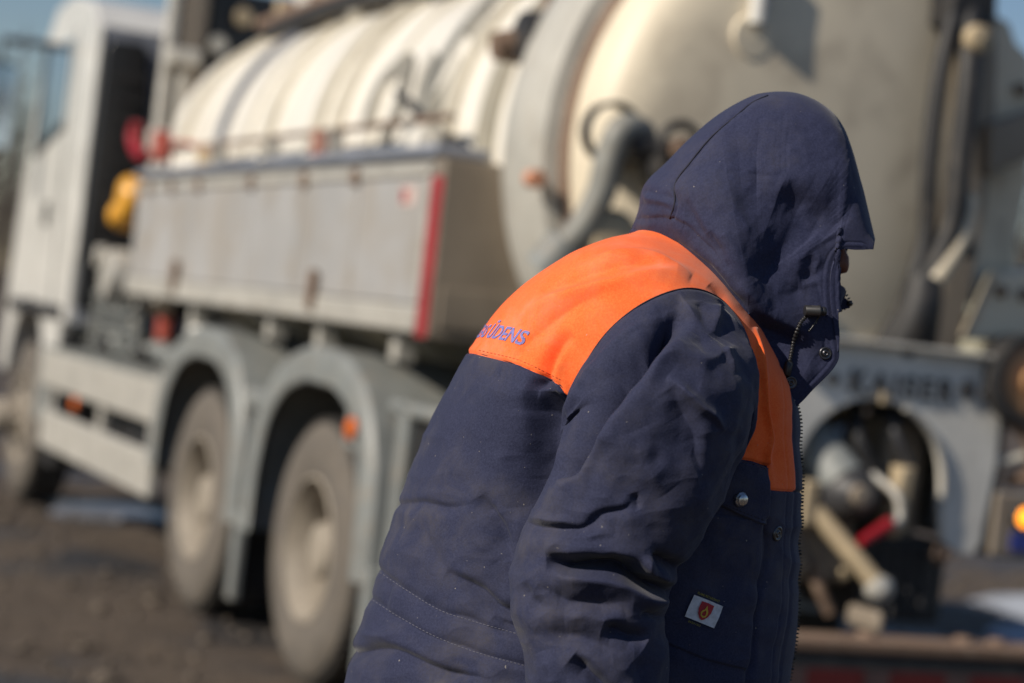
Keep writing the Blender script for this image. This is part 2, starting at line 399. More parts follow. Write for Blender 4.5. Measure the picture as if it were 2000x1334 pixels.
# ring: left, right, near mid, far mid  (x, y, D)
SR = [((1104, 838, -385), (1466, 812, -375), (1300, 735, -520), (1270, 985, -330)),
      ((1084, 905, -395), (1457, 862, -395), (1272, 820, -545), (1255, 1000, -290)),
      ((1062, 955, -395), (1438, 905, -405), (1250, 900, -550), (1245, 1010, -270)),
      ((1030, 1022, -395), (1405, 985, -410), (1222, 990, -545), (1222, 1045, -260)),
      ((1006, 1075, -395), (1362, 1062, -410), (1190, 1066, -540), (1190, 1080, -255)),
      ((999, 1135, -400), (1318, 1138, -410), (1160, 1135, -535), (1160, 1135, -255)),
      ((1001, 1190, -405), (1300, 1188, -410), (1152, 1190, -535), (1152, 1190, -265)),
      ((1016, 1240, -410), (1297, 1232, -415), (1158, 1240, -535), (1158, 1240, -280)),
      ((1026, 1290, -415), (1306, 1285, -420), (1166, 1290, -540), (1166, 1290, -290)),
      ((1031, 1345, -420), (1301, 1350, -425), (1168, 1350, -545), (1168, 1350, -300)),
      ((1045, 1480, -430), (1285, 1500, -435), (1165, 1490, -545), (1165, 1490, -330)),
      ((1070, 1590, -440), (1262, 1610, -445), (1166, 1600, -530), (1166, 1600, -355)),
      ((1080, 1640, -442), (1250, 1655, -447), (1165, 1648, -525), (1165, 1648, -365))]
NPH = 640
ph = np.linspace(0, 2*math.pi, NPH, endpoint=False)
ak = np.array(ARM, float); key = np.interp(np.degrees(ph), np.r_[ak[:, 0], 360], np.arange(len(ARM)+1))
arm_px = catmull(ak[:, 1:], key, periodic=True)
arm_pos = np.array([on_torso(x, y)[0] for x, y in arm_px]); arm_n = np.array([on_torso(x, y)[1] for x, y in arm_px])
k9 = np.ones(9)/9
def csm(a): return np.stack([np.convolve(np.r_[a[-4:, i], a[:, i], a[:4, i]], k9, 'valid') for i in range(a.shape[1])], 1)
arm_pos = csm(arm_pos); arm_n = csm(arm_n)
def ringpts(Lp, Rp, Np, Fp):
    Lp, Rp, Np, Fp = (lcn(p) for p in (Lp, Rp, Np, Fp)); C = (Lp+Rp)/2
    c, s = np.cos(ph), np.sin(ph); e = 0.92
    c = np.sign(c)*np.abs(c)**e; s = np.sign(s)*np.abs(s)**e
    return C+np.where(c > 0, c, 0)[:, None]*(Lp-C)+np.where(c < 0, -c, 0)[:, None]*(Rp-C)+np.where(s > 0, s, 0)[:, None]*(Np-C)+np.where(s < 0, -s, 0)[:, None]*(Fp-C)
rings = [ringpts(*r) for r in SR]
cen = arm_pos.mean(0)
r0 = arm_pos-arm_n*7
r05 = arm_pos+arm_n*3.0
out = arm_pos-cen; out /= np.linalg.norm(out, axis=1, keepdims=True)
# extra ring: rises off the seam toward ring 1
r1 = arm_pos*0.72+rings[0]*0.28+arm_n*16
r1b = arm_pos*0.35+rings[0]*0.65+arm_n*10
K = np.stack([r0, r05, r1, r1b]+rings)         # (m, NPH, 3)
vpos = np.array([0, 0.09, 0.5, 1.0]+list(1.7+np.array([0, .55, 1.0, 1.6, 2.1, 2.6, 3.05, 3.5, 4.0, 4.5, 5.7, 6.6, 7.0])))
NS = 620
vs = np.r_[np.linspace(0, 0.25, 26)[:-1], np.linspace(0.25, 6.2, NS-60), np.linspace(6.2, vpos[-1], 36)[1:]]; NS = len(vs)
def herm(K, x, xs):
    i = np.clip(np.searchsorted(x, xs, 'right')-1, 0, len(x)-2); h = (x[i+1]-x[i])
    m = np.zeros_like(K)
    m[1:-1] = (K[2:]-K[:-2])/(x[2:]-x[:-2])[:, None, None]; m[0] = (K[1]-K[0])/(x[1]-x[0]); m[-1] = (K[-1]-K[-2])/(x[-1]-x[-2])
    t = ((xs-x[i])/h)[:, None, None]; hh = h[:, None, None]
    return (2*t**3-3*t**2+1)*K[i]+(t**3-2*t**2+t)*hh*m[i]+(-2*t**3+3*t**2)*K[i+1]+(t**3-t**2)*hh*m[i+1]
Gs = herm(K, vpos, vs)
Gs_base = Gs
ns = normals(Gs, True)
jm = NPH//4
if ns[NS//2, jm, 2] > 0: ns = -ns
SPX = pr(Gs)
S_ST = [
  # long channel below the shoulder seam, then the raised outer roll
  ([(1350, 606), (1308, 640), (1256, 690), (1202, 750), (1158, 808), (1126, 860), (1104, 900)], -72, 18, 44, (0.12, 0.0)),
  ([(1262, 690), (1206, 752), (1162, 808), (1128, 862), (1100, 910)], -34, 16, 42, (0.2, 0.0)),
  ([(1345, 640), (1310, 680), (1258, 730), (1200, 792), (1154, 850), (1112, 905), (1082, 945)], 16, 40, 16, (0.1, 0.3)),
  # crown of the shoulder
  ([(1368, 585), (1372, 620), (1385, 650)], -5, 12, 12, (0.1, 0.5)),
  ([(1400, 592), (1398, 625), (1392, 650)], 6, 8, 10, (0.1, 0.5)),
  ([(1262, 722), (1320, 700), (1370, 706), (1412, 688), (1424, 668)], 9, 34, 14, (0.3, 0.2)),
  ([(1300, 660), (1345, 672), (1395, 668)], -6, 30, 28, (0.2, 0.3)),
  ([(1408, 682), (1424, 708), (1440, 732)], 8, 14, 6, (0.2, 0.4)),
  ([(1306, 742), (1345, 778), (1385, 815), (1418, 842)], 13, 20, 7, (0.25, 0.3)),
  ([(1312, 760), (1345, 820), (1362, 870), (1370, 930)], -13, 12, 40, (0.3, 0.4)),
  ([(1462, 760), (1448, 850), (1425, 930), (1392, 1010)], -5, 12, 12, (0.3, 0.3)),
  # soft upper arm
  ([(1180, 860), (1150, 940), (1140, 1000)], -8, 26, 34, (0.3, 0.3)),
  ([(1235, 840), (1260, 905), (1300, 960)], 8, 34, 26, (0.3, 0.3)),
  ([(1120, 900), (1100, 960), (1085, 1010)], 5, 22, 22, (0.3, 0.3)),
  ([(1290, 870), (1270, 900), (1222, 905)], -4, 20, 26, (0.3, 0.4)),
  # elbow
  ([(1022, 1022), (1075, 1034), (1130, 1033), (1175, 1012)], -10, 6, 16, (0.05, 0.3)),
  ([(1020, 1010), (1075, 1022), (1130, 1022)], 4, 9, 6, (0.05, 0.3)),
  ([(1150, 1022), (1175, 1003), (1215, 996), (1240, 978)], -8, 7, 12, (0.2, 0.3)),
  ([(1238, 965), (1243, 980), (1248, 995)], -6, 6, 8, (0.3, 0.3)),
  ([(1068, 1080), (1110, 1052), (1160, 1046), (1200, 1040)], 6, 16, 10, (0.2, 0.3)),
  ([(1068, 1100), (1112, 1106), (1170, 1104), (1212, 1110), (1258, 1134), (1318, 1160)], -46, 15, 13, (0.16, 0.0)),
  ([(1062, 1082), (1120, 1080), (1180, 1078), (1225, 1086), (1262, 1108), (1320, 1142)], 13, 26, 10, (0.2, 0.1)),
  ([(1075, 1126), (1130, 1130), (1190, 1134), (1240, 1152), (1312, 1180)], 14, 10, 26, (0.2, 0.1)),
  ([(1272, 1098), (1296, 1098), (1322, 1108)], -24, 11, 15, (0.25, 0.0)),
  ([(1268, 1090), (1262, 1110), (1270, 1125)], 9, 9, 9, (0.2, 0.2)),
  ([(1022, 1140), (1036, 1165), (1060, 1195)], -8, 12, 14, (0.3, 0.3)),
  ([(1048, 1146), (1100, 1172), (1170, 1180), (1230, 1170)], -10, 14, 24, (0.25, 0.3)),
  ([(1100, 1210), (1160, 1205), (1220, 1195)], 8, 22, 22, (0.3, 0.3)),
  ([(1178, 1222), (1215, 1228), (1262, 1248)], -20, 12, 22, (0.25, 0.25)),
  ([(1050, 1225), (1110, 1240), (1180, 1262), (1240, 1270)], -9, 22, 22, (0.3, 0.3)),
  ([(1118, 1286), (1150, 1315), (1185, 1345), (1215, 1380)], -22, 8, 22, (0.25, 0.1)),
  ([(1060, 1270), (1075, 1310), (1080, 1360)], 8, 20, 20, (0.3, 0.3)),
  ([(1240, 1290), (1262, 1320), (1270, 1370)], -8, 20, 16, (0.3, 0.3)),
  ([(1292, 1205), (1270, 1196), (1250, 1200)], -12, 8, 10, (0.0, 0.4)),
]
S_ST = [(s_[0], s_[1], max(s_[2], abs(s_[1])*(0.62 if abs(s_[1]) < 40 else 0.30)), max(s_[3], abs(s_[1])*(0.62 if abs(s_[1]) < 40 else 0.30)), s_[4]) for s_ in S_ST]
S_ST = [(s_[0], s_[1]*(1.3 if abs(s_[1]) < 30 else 1.1), s_[2]*1.05, s_[3]*1.05)+tuple(s_[4:]) for s_ in S_ST]
hS = folds(SPX, S_ST, 8)
nearw = np.clip(-ns[..., 2]*1.6+0.15, 0, 1)
hS = hS*nearw*np.clip((vs-0.05)/0.45, 0, 1)[:, None]
p3 = Gs/150.0
fade = np.clip(vs/0.5, 0, 1)[:, None]
hS += (5.0*fbm(p3*1.3, 41, 2)+2.0*fbm(p3*3.3, 51, 2))*fade
hS += 1.6*(1-np.abs(fbm(p3*np.array([3.0, 4.2, 3.0])+8, 66, 2))-0.6)*fade
hS += 4.0*(1-np.abs(fbm(p3*np.array([1.2, 2.4, 1.2])+3, 61, 2))-0.6)*fade
hS += 2.6*np.exp(-((vs-0.16)/0.07)**2)[:, None]-1.3*np.exp(-((vs-0.33)/0.05)**2)[:, None]
Gs = Gs+ns*hS[..., None]
Q4 = tri_grid(NS, NPH, True)
sleeve = cloth_obj('sleeve', Gs.reshape(-1, 3), Q4, navy, man)
# the far sleeve: the same cut, mirrored, on the man's left
k = 3
Gf = Gs[::k, ::k].copy(); Gf[..., 2] *= -1
cloth_obj('sleeve', Gf.reshape(-1, 3), tri_grid(Gf.shape[0], Gf.shape[1], True), navy, man)

# ------------------------------------------------------------------ hood
HR = [ # v, outer x,y, inner x,y, half width at the inner line, bulge
 (0.00, 1229, 457, 1233, 460, 0, 0), (0.08, 1247, 412, 1278, 473, 70, 4), (0.15, 1254, 372, 1332, 494, 120, 8), (0.22, 1268, 348, 1382, 534, 160, 14),
 (0.30, 1300, 318, 1420, 575, 190, 20), (0.38, 1345, 272, 1447, 612, 205, 26), (0.46, 1402, 224, 1470, 655, 205, 30), (0.54, 1462, 190, 1490, 705, 190, 24),
 (0.60, 1500, 180, 1510, 745, 180, 22), (0.66, 1548, 180, 1545, 796, 172, 20), (0.72, 1588, 193, 1592, 757, 166, 16), (0.77, 1624, 217, 1637, 704, 162, 14),
 (0.81, 1648, 249, 1631, 650, 166, 10), (0.85, 1663, 287, 1623, 595, 170, 6), (0.885, 1673, 321, 1621, 550, 172, 3), (0.915, 1681, 351, 1625, 517, 174, 0),
 (0.935, 1688, 376, 1634, 498, 174, 0), (0.955, 1694, 402, 1648, 486, 172, 0), (0.975, 1701, 432, 1670, 488, 168, 0), (1.0, 1709, 466, 1706, 487, 160, 0)]
hv = np.array([h[0] for h in HR])
Ok, Ik = [], []
for h in HR:
    Ok.append(lc(h[1], h[2], 0))
    Ik.append(lc(h[3], h[4], -h[5]))
Ok, Ik = np.array(Ok), np.array(Ik); Ik[0, 2] = 0
NV, NTt = 560, 330
vv = np.linspace(0, 1, NV)
idx = np.interp(vv, hv, np.arange(len(HR)))
Oi = catmull(Ok, idx); Ii = catmull(Ik, idx); Bi = np.interp(vv, hv, [h[6] for h in HR])
tt = np.linspace(0, 1, NTt)**1.25
pe = np.interp(vv, [0, 0.5, 0.7, 0.85, 1], [2.3, 2.4, 3.0, 3.6, 3.6])[:, None]; g = (1-(1-tt[None])**pe)**(1/pe)
H = np.zeros((NV, NTt, 3))
Op = catmull(np.array([(h[1], h[2]) for h in HR], float), idx); Ip = catmull(np.array([(h[3], h[4]) for h in HR], float), idx)
H[..., 2] = Ii[:, 2][:, None]*g-Bi[:, None]*g*((1-tt)**0.8*1.75)[None]
Hp = Op[:, None]+(Ip-Op)[:, None]*tt[None, :, None]
H[..., 0] = (Hp[..., 0]-1000)*(1+H[..., 2]/FPX); H[..., 1] = (Hp[..., 1]-667)*(1+H[..., 2]/FPX)
nh = normals(H)
if nh[NV//2, NTt//2, 2] > 0: nh = -nh
HPX = pr(H)
H_ST = [
  # nape pleats
  ([(1256, 372), (1290, 382), (1330, 392)], -6, 9, 13, (0.0, 0.4)),
  ([(1256, 398), (1285, 402), (1312, 418)], -6, 9, 14, (0.0, 0.4)),
  ([(1262, 388), (1290, 394), (1318, 404)], 4, 8, 8, (0.0, 0.4)),
  ([(1250, 425), (1290, 428), (1340, 446), (1380, 480), (1420, 530)], -5, 5, 12, (0.0, 0.3)),
  # back seam of the hood: narrow groove and pressed strip
  ([(1512, 186), (1478, 196), (1440, 225), (1400, 258), (1372, 288), (1342, 325), (1324, 348), (1317, 366), (1319, 388), (1316, 404), (1308, 430)], -5.5, 3.4, 3.4, (0.02, 0.0)),
  ([(1525, 192), (1482, 206), (1445, 236), (1406, 268), (1380, 298), (1352, 334), (1334, 362), (1332, 395), (1330, 430)], 3, 8, 16, (0.02, 0.0)),
  # neck folds
  ([(1320, 372), (1352, 420), (1385, 468), (1420, 520), (1462, 590)], -8, 10, 22, (0.2, 0.3)),
  ([(1330, 365), (1370, 420), (1404, 468), (1440, 520), (1482, 585)], 5, 14, 16, (0.2, 0.3)),
  ([(1388, 448), (1404, 480), (1415, 505)], -8, 7, 9, (0.2, 0.4)),
  ([(1400, 430), (1430, 480), (1452, 520), (1470, 560)], 6, 12, 14, (0.2, 0.3)),
  # crown dent
  ([(1520, 380), (1570, 400), (1612, 425), (1630, 450)], -22, 40, 70, (0.35, 0.3)),
  ([(1480, 352), (1545, 356), (1600, 380), (1645, 420)], 30, 80, 44, (0.3, 0.35)),
  ([(1350, 330), (1420, 400), (1470, 470), (1500, 540)], 11, 34, 40, (0.3, 0.3)),
  ([(1400, 300), (1440, 380), (1490, 450)], -9, 26, 30, (0.3, 0.3)),
  ([(1560, 440), (1520, 500), (1500, 560)], -12, 26, 18, (0.3, 0.3)),
  ([(1590, 455), (1560, 510), (1545, 560)], 9, 16, 22, (0.3, 0.3)),
  ([(1450, 340), (1500, 345), (1530, 350)], -2.5, 6, 8, (0.3, 0.3)),
  ([(1540, 300), (1535, 350), (1560, 420), (1590, 470)], -6, 14, 22, (0.3, 0.3)),
  ([(1420, 340), (1440, 420), (1480, 480)], 5, 30, 30, (0.3, 0.3)),
  # brim channel
  ([(1690, 400), (1697, 440), (1704, 470)], -3, 8, 8, (0.2, 0.2)),
  ([(1600, 478), (1640, 462), (1680, 462), (1700, 457)], -3, 6, 8, (0.1, 0.1)),
  # puckers round the cord channel
  ([(1585, 492), (1598, 508), (1594, 530), (1610, 545)], 5, 9, 8, (0.2, 0.3)),
  ([(1572, 500), (1582, 525), (1578, 548)], -4, 12, 11, (0.1, 0.3)),
  ([(1560, 545), (1590, 540), (1618, 528)], -5, 10, 14, (0.2, 0.1)),
  ([(1560, 560), (1592, 550), (1620, 545)], 5, 10, 10, (0.2, 0.1)),
  ([(1500, 500), (1540, 545), (1562, 580), (1570, 610)], -7, 26, 20, (0.3, 0.3)),
  ([(1520, 570), (1548, 572), (1572, 565)], -3, 12, 10, (0.2, 0.2)),
  ([(1470, 540), (1490, 580), (1500, 605)], 8, 18, 16, (0.2, 0.3)),
  # the hood rolls over, the collar below falls back into its shade
  ([(1350, 470), (1400, 528), (1438, 572), (1478, 604), (1530, 630), (1580, 655), (1612, 680)], 24, 34, 14, (0.4, 0.35)),
  ([(1350, 490), (1398, 545), (1436, 592), (1480, 630), (1530, 660), (1590, 700)], -26, 8, 46, (0.35, 0.3)),
  ([(1600, 560), (1606, 620), (1612, 680)], -3, 4, 4, (0, 0)),
  ([(1530, 700), (1560, 720), (1600, 720)], 4, 16, 16, (0.2, 0.2)),
]
H_ST = [(s_[0], s_[1]*0.72, max(s_[2]*1.15, abs(s_[1])*0.72*1.0), max(s_[3]*1.15, abs(s_[1])*0.72*1.0), s_[4]) for s_ in H_ST]
hH = folds(HPX, H_ST, 15)
d_edge = polydist(HPX, HPX[::10, -1])[0]; hH *= np.clip(d_edge/30, 0, 1)
p3 = H/150.0
calm = (1-0.8*np.clip((vv-0.84)/0.1, 0, 1))[:, None]; hH *= calm
edge = calm*np.clip(d_edge/26, 0, 1)*np.clip(vv/0.05, 0, 1)[:, None]*np.clip(tt/0.12, 0, 1)[None]
hH = hH*np.clip(tt/0.05, 0, 1)[None]+(4.0*fbm(p3*1.4, 71, 2)+1.8*fbm(p3*3.6, 81, 2)+0.7*fbm(p3*8, 91, 2))*edge
hH += 0.9*np.exp(-((d_edge-8)/3.5)**2)-0.8*np.exp(-((d_edge-14)/2.0)**2)     # rolled hem
H2 = H+nh*hH[..., None]; H2[:, 0, 2] = 0
HOOD_PX = pr(H2)
def on_hood(x, y, lift=0.0):
    k = np.argmin((HOOD_PX[..., 0]-x)**2+(HOOD_PX[..., 1]-y)**2); i, j = divmod(k, NTt)
    return H2[i, j]+nh[i, j]*lift, nh[i, j]
F1 = tri_grid(NV, NTt, False)
Hm = H2.copy(); Hm[..., 2] *= -1
Vall = np.vstack([H2.reshape(-1, 3), Hm[::2, ::2].reshape(-1, 3)])
# far half coarser; stitched by a shared crown line closely enough to overlap
F2 = tri_grid(len(range(0, NV, 2)), len(range(0, NTt, 2)), False)[:, ::-1]+NV*NTt
hood = cloth_obj('hood', Vall, np.vstack([F1, F2]), navy_hood, man)
so = hood.modifiers.new('thickness', 'SOLIDIFY'); so.thickness = 0.0028; so.offset = -1 if True else 1
hood['label'] = 'raised navy hood hiding the face'

# small things on the jacket ----------------------------------------------------
def frame_at(n):
    n = n/np.linalg.norm(n); a = np.cross(n, [0, 1, 0]); a /= np.linalg.norm(a); b = np.cross(n, a)
    return a, b, n
def lathe_local(p, n, prof, seg=28):
    a, b, n = frame_at(n); V = []; F = []
    for (r, h) in prof:
        for i in range(seg):
            t = 2*math.pi*i/seg; V.append(p+a*r*math.cos(t)+b*r*math.sin(t)+n*h)
    for k in range(len(prof)-1):
        for i in range(seg): F.append((k*seg+i, k*seg+(i+1) % seg, (k+1)*seg+(i+1) % seg, (k+1)*seg+i))
    return np.array(V), F
def lobj(name, V, F, m, parent, smooth=True):
    return mesh_obj(name, W(np.asarray(V, float))-ROOT, F if isinstance(F, np.ndarray) else F, m, parent, smooth)
p, n = on_torso(1446, 975, 0)
V, F = lathe_local(p, n, [(14, -2), (14.5, 2), (13, 5), (12.2, 5.5), (11, 9), (8, 11.5), (4, 12.5), (0.01, 13)])
lobj('press_stud', V, F, steel, pocket)
p, n = on_torso(1518, 1042, 0)
V, F = lathe_local(p, n, [(14, -1), (14, 2.5), (11, 3.5), (9.5, 1.2), (6.5, 1.2), (6, 4.5), (3.5, 4.5), (3, 2), (0.01, 2)])
lobj('snap_socket', V, F, gun, ztape)
for (x, y) in ((1611, 690), (1544, 748)):
    p, n = on_hood(x, y, 0)
    V, F = lathe_local(p, n, [(12, -2), (12, 3), (9.5, 4), (8.2, 1.5), (5.6, 1.5), (5.2, 5), (3, 5), (2.6, 2), (0.01, 2)])
    lobj('snap_socket', V, F, gun, hood)
def tube_pts(P, r, seg=10, caps=True):
    P = np.asarray(P, float); n = len(P); r = np.broadcast_to(r, (n,))
    T = np.gradient(P, axis=0); T /= np.linalg.norm(T, axis=1, keepdims=True)+1e-12
    u = np.cross(T[0], [0.3, 0.2, 1.0]); u /= np.linalg.norm(u); V = []
    for i in range(n):
        u = u-T[i]*(u@T[i]); u /= np.linalg.norm(u); w = np.cross(T[i], u)
        for k in range(seg):
            a = 2*math.pi*k/seg; V.append(P[i]+r[i]*(math.cos(a)*u+math.sin(a)*w))
    F = [(i*seg+k, i*seg+(k+1) % seg, (i+1)*seg+(k+1) % seg, (i+1)*seg+k) for i in range(n-1) for k in range(seg)]
    if caps: F += [tuple(range(seg))[::-1], tuple(range((n-1)*seg, n*seg))]
    return np.array(V), F
# cord lock with braided cord
a0, n0 = on_hood(1566, 606, 15); a1, _ = on_hood(1602, 608, 15)
ax = (a1-a0)/np.linalg.norm(a1-a0)
prof = [(0, 3), (0.3, 9.5), (1, 10.5), (26, 10.5), (27, 11.5), (30, 11.5), (31, 8), (33, 8), (34, 9), (40, 8.5), (42, 6), (43, 0.5)]
V, F = tube_pts([a0+ax*q[0] for q in prof], [q[1] for q in prof], 20); lobj('cord_lock', V, F, blackp, hood)
cp = []
for (x, y, l) in ((1582, 612, 18), (1572, 618, 10), (1562, 630, 6), (1554, 648, 6), (1547, 668, 6), (1543, 690, 6), (1540, 706, 6)):
    cp.append(on_hood(x, y, l)[0])
cs = catmull(cp, np.linspace(0, len(cp)-1, 110)); rr = 3.6+0.9*np.sin(np.arange(110)*1.15)
V, F = tube_pts(cs, rr, 8); lobj('cord', V, F, blackp, hood)
c0, c1 = cs[-3], cs[-3]+np.array([-7, 27, -1.])
V, F = tube_pts([c0, c0+(c1-c0)*.1, c0+(c1-c0)*.9, c1], [6, 8, 8, 6.5], 12); lobj('cord_end', V, F, blackp, hood)
cp = [on_hood(x, y, l)[0] for (x, y, l) in ((1600, 612, 12), (1592, 628, 6), (1584, 640, 4), (1578, 648, 2))]
V, F = tube_pts(catmull(cp, np.linspace(0, 3, 14)), 1.6, 6); lobj('cord', V, F, blackp, hood)

# inner collar: stands round the throat, its zip edge peeks out
ring_c = []
def inner_collar():
    # left/right halves meet at the zip
    rows = []
    for k, (bx, by, fx, fy, w) in enumerate([(1300, 500, 1618, 640, 120), (1330, 470, 1634, 608, 112), (1352, 440, 1645, 582, 104), (1362, 425, 1649, 566, 100)]):
        row = []
        for t in np.linspace(0, 1, 60):
            a = math.pi*(1-t)          # from back (pi) to front(0)
            c = np.array([(bx+fx)/2, (by+fy)/2]); h = np.array([(fx-bx)/2, (fy-by)/2])
            q = c+h*(-math.cos(a) if False else math.cos(a)); row.append(lc(q[0], q[1], 0)+np.array([0, 0, -w*math.sin(a)**0.8-6]))
        rows.append(row)
    return catmull(np.array(rows).reshape(4, -1), np.linspace(0, 3, 24)).reshape(24, 60, 3)
IC = inner_collar(); IC[..., 2] += 2*fbm(IC/30, 5, 2)
ICm = IC.copy(); ICm[..., 2] *= -1
V = np.vstack([IC.reshape(-1, 3), ICm.reshape(-1, 3)]); F = np.vstack([tri_grid(24, 60, False), tri_grid(24, 60, False)+24*60])
ic = lobj('inner_collar', V, F, navy_hood, man)
ic.modifiers.new('thickness', 'SOLIDIFY').thickness = 0.003
def zip_teeth(name, line, parent, sidev, pitch=7.2, size=(5.2, 3.6, 5.0)):
    L = np.r_[0, np.cumsum(np.linalg.norm(np.diff(line, axis=0), axis=1))]; nT = int(L[-1]/pitch)
    V = []; F = []
    for i in range(nT):
        s = i*pitch; q = np.array([np.interp(s, L, line[:, k]) for k in range(3)]); q2 = np.array([np.interp(s+1, L, line[:, k]) for k in range(3)])
        t = (q2-q); t /= np.linalg.norm(t)+1e-9; sv = sidev-t*(sidev@t); sv /= np.linalg.norm(sv); d = np.cross(t, sv)
        b = len(V)
        for (x, y, z) in ((-1, -1, -1), (1, -1, -1), (1, 1, -1), (-1, 1, -1), (-.6, -.6, 1), (.6, -.6, 1), (.6, .6, 1), (-.6, .6, 1)):
            V.append(q+t*x*size[1]/2+d*y*size[2]/2+sv*z*size[0]/2)
        F += [tuple(b+np.array(f)) for f in ((0, 3, 2, 1), (4, 5, 6, 7), (0, 1, 5, 4), (1, 2, 6, 5), (2, 3, 7, 6), (3, 0, 4, 7))]
    o = lobj(name, V, F, blackp, parent, False); o['kind'] = 'stuff'; return o
# main zip: down the front edge
zi = np.linspace(int(NR*0.06), int(NR*0.93), 200).astype(int)
zc = np.argmax(TORSO_PX[..., 0], axis=1); zc = np.convolve(np.r_[[zc[0]]*15, zc, [zc[-1]]*15], np.ones(31)/31, 'valid').astype(int); zl = np.array([TORSO_N[i, zc[i]] for i in zi]); zl[:, 0] = np.convolve(np.r_[[zl[0, 0]]*4, zl[:, 0], [zl[-1, 0]]*4], np.ones(9)/9, 'valid')+2.0
zip_teeth('zip_teeth', zl, ztape, np.array([1.0, 0.05, 0]))
ztl = np.array([lc(1619, 622), lc(1632, 612), lc(1648, 604), lc(1660, 597), lc(1662, 590), lc(1650, 570)])
ztl = catmull(ztl, np.linspace(0, 5, 40)); zip_teeth('zip_teeth', ztl, ic, np.array([0.6, 0.8, 0]))
V, F = tube_pts([lc(1655, 592, -4), lc(1660, 592, -4), lc(1664, 596, -4)], [5, 6, 4], 10); lobj('zip_slider', V, F, blackp, ic)
tab = [lc(x, y, -3) for x, y in ((1617, 560), (1640, 574), (1661, 590), (1660, 601), (1640, 607), (1622, 620), (1612, 640), (1600, 640), (1600, 560))]
tabb = [q+np.array([0, 0, 10.]) for q in tab]; m_ = len(tab)
lobj('zip_guard', np.array(tab+tabb), [tuple(range(m_)), tuple(range(2*m_-1, m_-1, -1))]+[(i, i+m_, (i+1) % m_+m_, (i+1) % m_) for i in range(m_)], navy_hood, ic, False)

# pale stitching across the lower back
def stitch(line, name, parent, step=7.6, ln=4.6, r=0.8, m=thread, lift=0.7):
    pl = smooth_line(line, 30); L = np.r_[0, np.cumsum(np.linalg.norm(np.diff(pl, axis=0), axis=1))]; V = []; F = []
    s = 0
    while s < L[-1]-ln:
        P = []
        for q in (s, s+ln/2, s+ln):
            x, y = np.interp(q, L, pl[:, 0]), np.interp(q, L, pl[:, 1]); p, n = on_torso(x, y, lift); P.append(p)
        P[0] = P[0]-n*0.9; P[2] = P[2]-n*0.9
        v, f = tube_pts(P, r, 4, False); b = len(V); V += list(v); F += [tuple(b+np.array(q)) for q in f]; s += step
    o = lobj(name, V, F, m, parent); o['kind'] = 'stuff'; return o
back = [o for o in man.children if o.name.startswith('jacket_body')][0]
stitch([(742, 1118), (790, 1150), (860, 1192), (930, 1215), (1010, 1238)], 'stitching', back)
stitch([(728, 1172), (780, 1205), (850, 1243), (930, 1274), (1028, 1301)], 'stitching', back)
ot = pmat('orange_thread', (0.55, 0.10, 0.03), 0.8, dscale=300)
stitch([(935, 684), (1012, 703), (1066, 727), (1100, 745)], 'stitching', yoke, m=ot, r=0.8)
stitch([(1440, 902), (1470, 907), (1497, 916)], 'stitching', pocket, m=dk, r=0.7)
stitch([(1410, 982), (1440, 996), (1492, 1016)], 'stitching', pocket, m=dk, r=0.7)

# seam lines: a fine dark cord lying in each seam
def seam(name, pts, fn, parent, r=1.5, lift=-0.2, m=None, step=6):
    pl = smooth_line(pts, 30); L = np.r_[0, np.cumsum(np.linalg.norm(np.diff(pl, axis=0), axis=1))]
    q = np.arange(0, L[-1], step); P = np.array([fn(np.interp(s, L, pl[:, 0]), np.interp(s, L, pl[:, 1]), lift)[0] for s in q])
    for _ in range(2): P[1:-1] = (P[:-2]+P[1:-1]*2+P[2:])/4
    V, F = tube_pts(P, r, 6); return lobj(name, V, F, m or dk, parent)
seam('hood_seam', [(1500, 187), (1470, 200), (1436, 228), (1400, 258), (1372, 288), (1342, 325), (1324, 348), (1317, 366), (1319, 388), (1316, 404), (1308, 430)], on_hood, hood, 1.7, 0.3)
seam('yoke_seam', [(915, 688), (940, 691), (1010, 712), (1062, 735), (1096, 753), (1113, 780)], on_torso, yoke, 1.1, -1.2)
i_ = np.arange(0, int(NPH*0.56)); Pm = (arm_pos+arm_n*5.0)[i_[::5]]
V, F = tube_pts(Pm, 1.6, 6); lobj('sleeve_seam', V, F, dk, sleeve)
# text and label ----------------------------------------------------------------
def text_mesh(s, size=1.0, shear=0.0, extrude=0.0, bold=0.0, space=1.0):
    c = bpy.data.curves.new('t', 'FONT'); c.body = s; c.size = size; c.shear = shear; c.align_x = 'LEFT'; c.resolution_u = 6; c.offset = bold
    c.extrude = extrude; c.space_character = space
    o = bpy.data.objects.new('t', c); COL.objects.link(o); dg = bpy.context.evaluated_depsgraph_get(); dg.update()
    me = bpy.data.meshes.new_from_object(o.evaluated_get(dg)); bpy.data.objects.remove(o)
    bm = bmesh.new(); bm.from_mesh(me); bmesh.ops.triangulate(bm, faces=bm.faces)
    V = np.array([v.co[:] for v in bm.verts]); F = [tuple(v.index for v in f.verts) for f in bm.faces]; bm.free()
    return V, F
blue_print = pmat('blue_print', (0.22, 0.21, 0.52), 0.6, dscale=300)
# follow the back: march along torso columns at roughly constant row
V, F = text_mesh('RĪGAS ŪDENS', 1.0, 0.22, bold=0.022)
wdt = V[:, 0].max(); hgt = 0.72
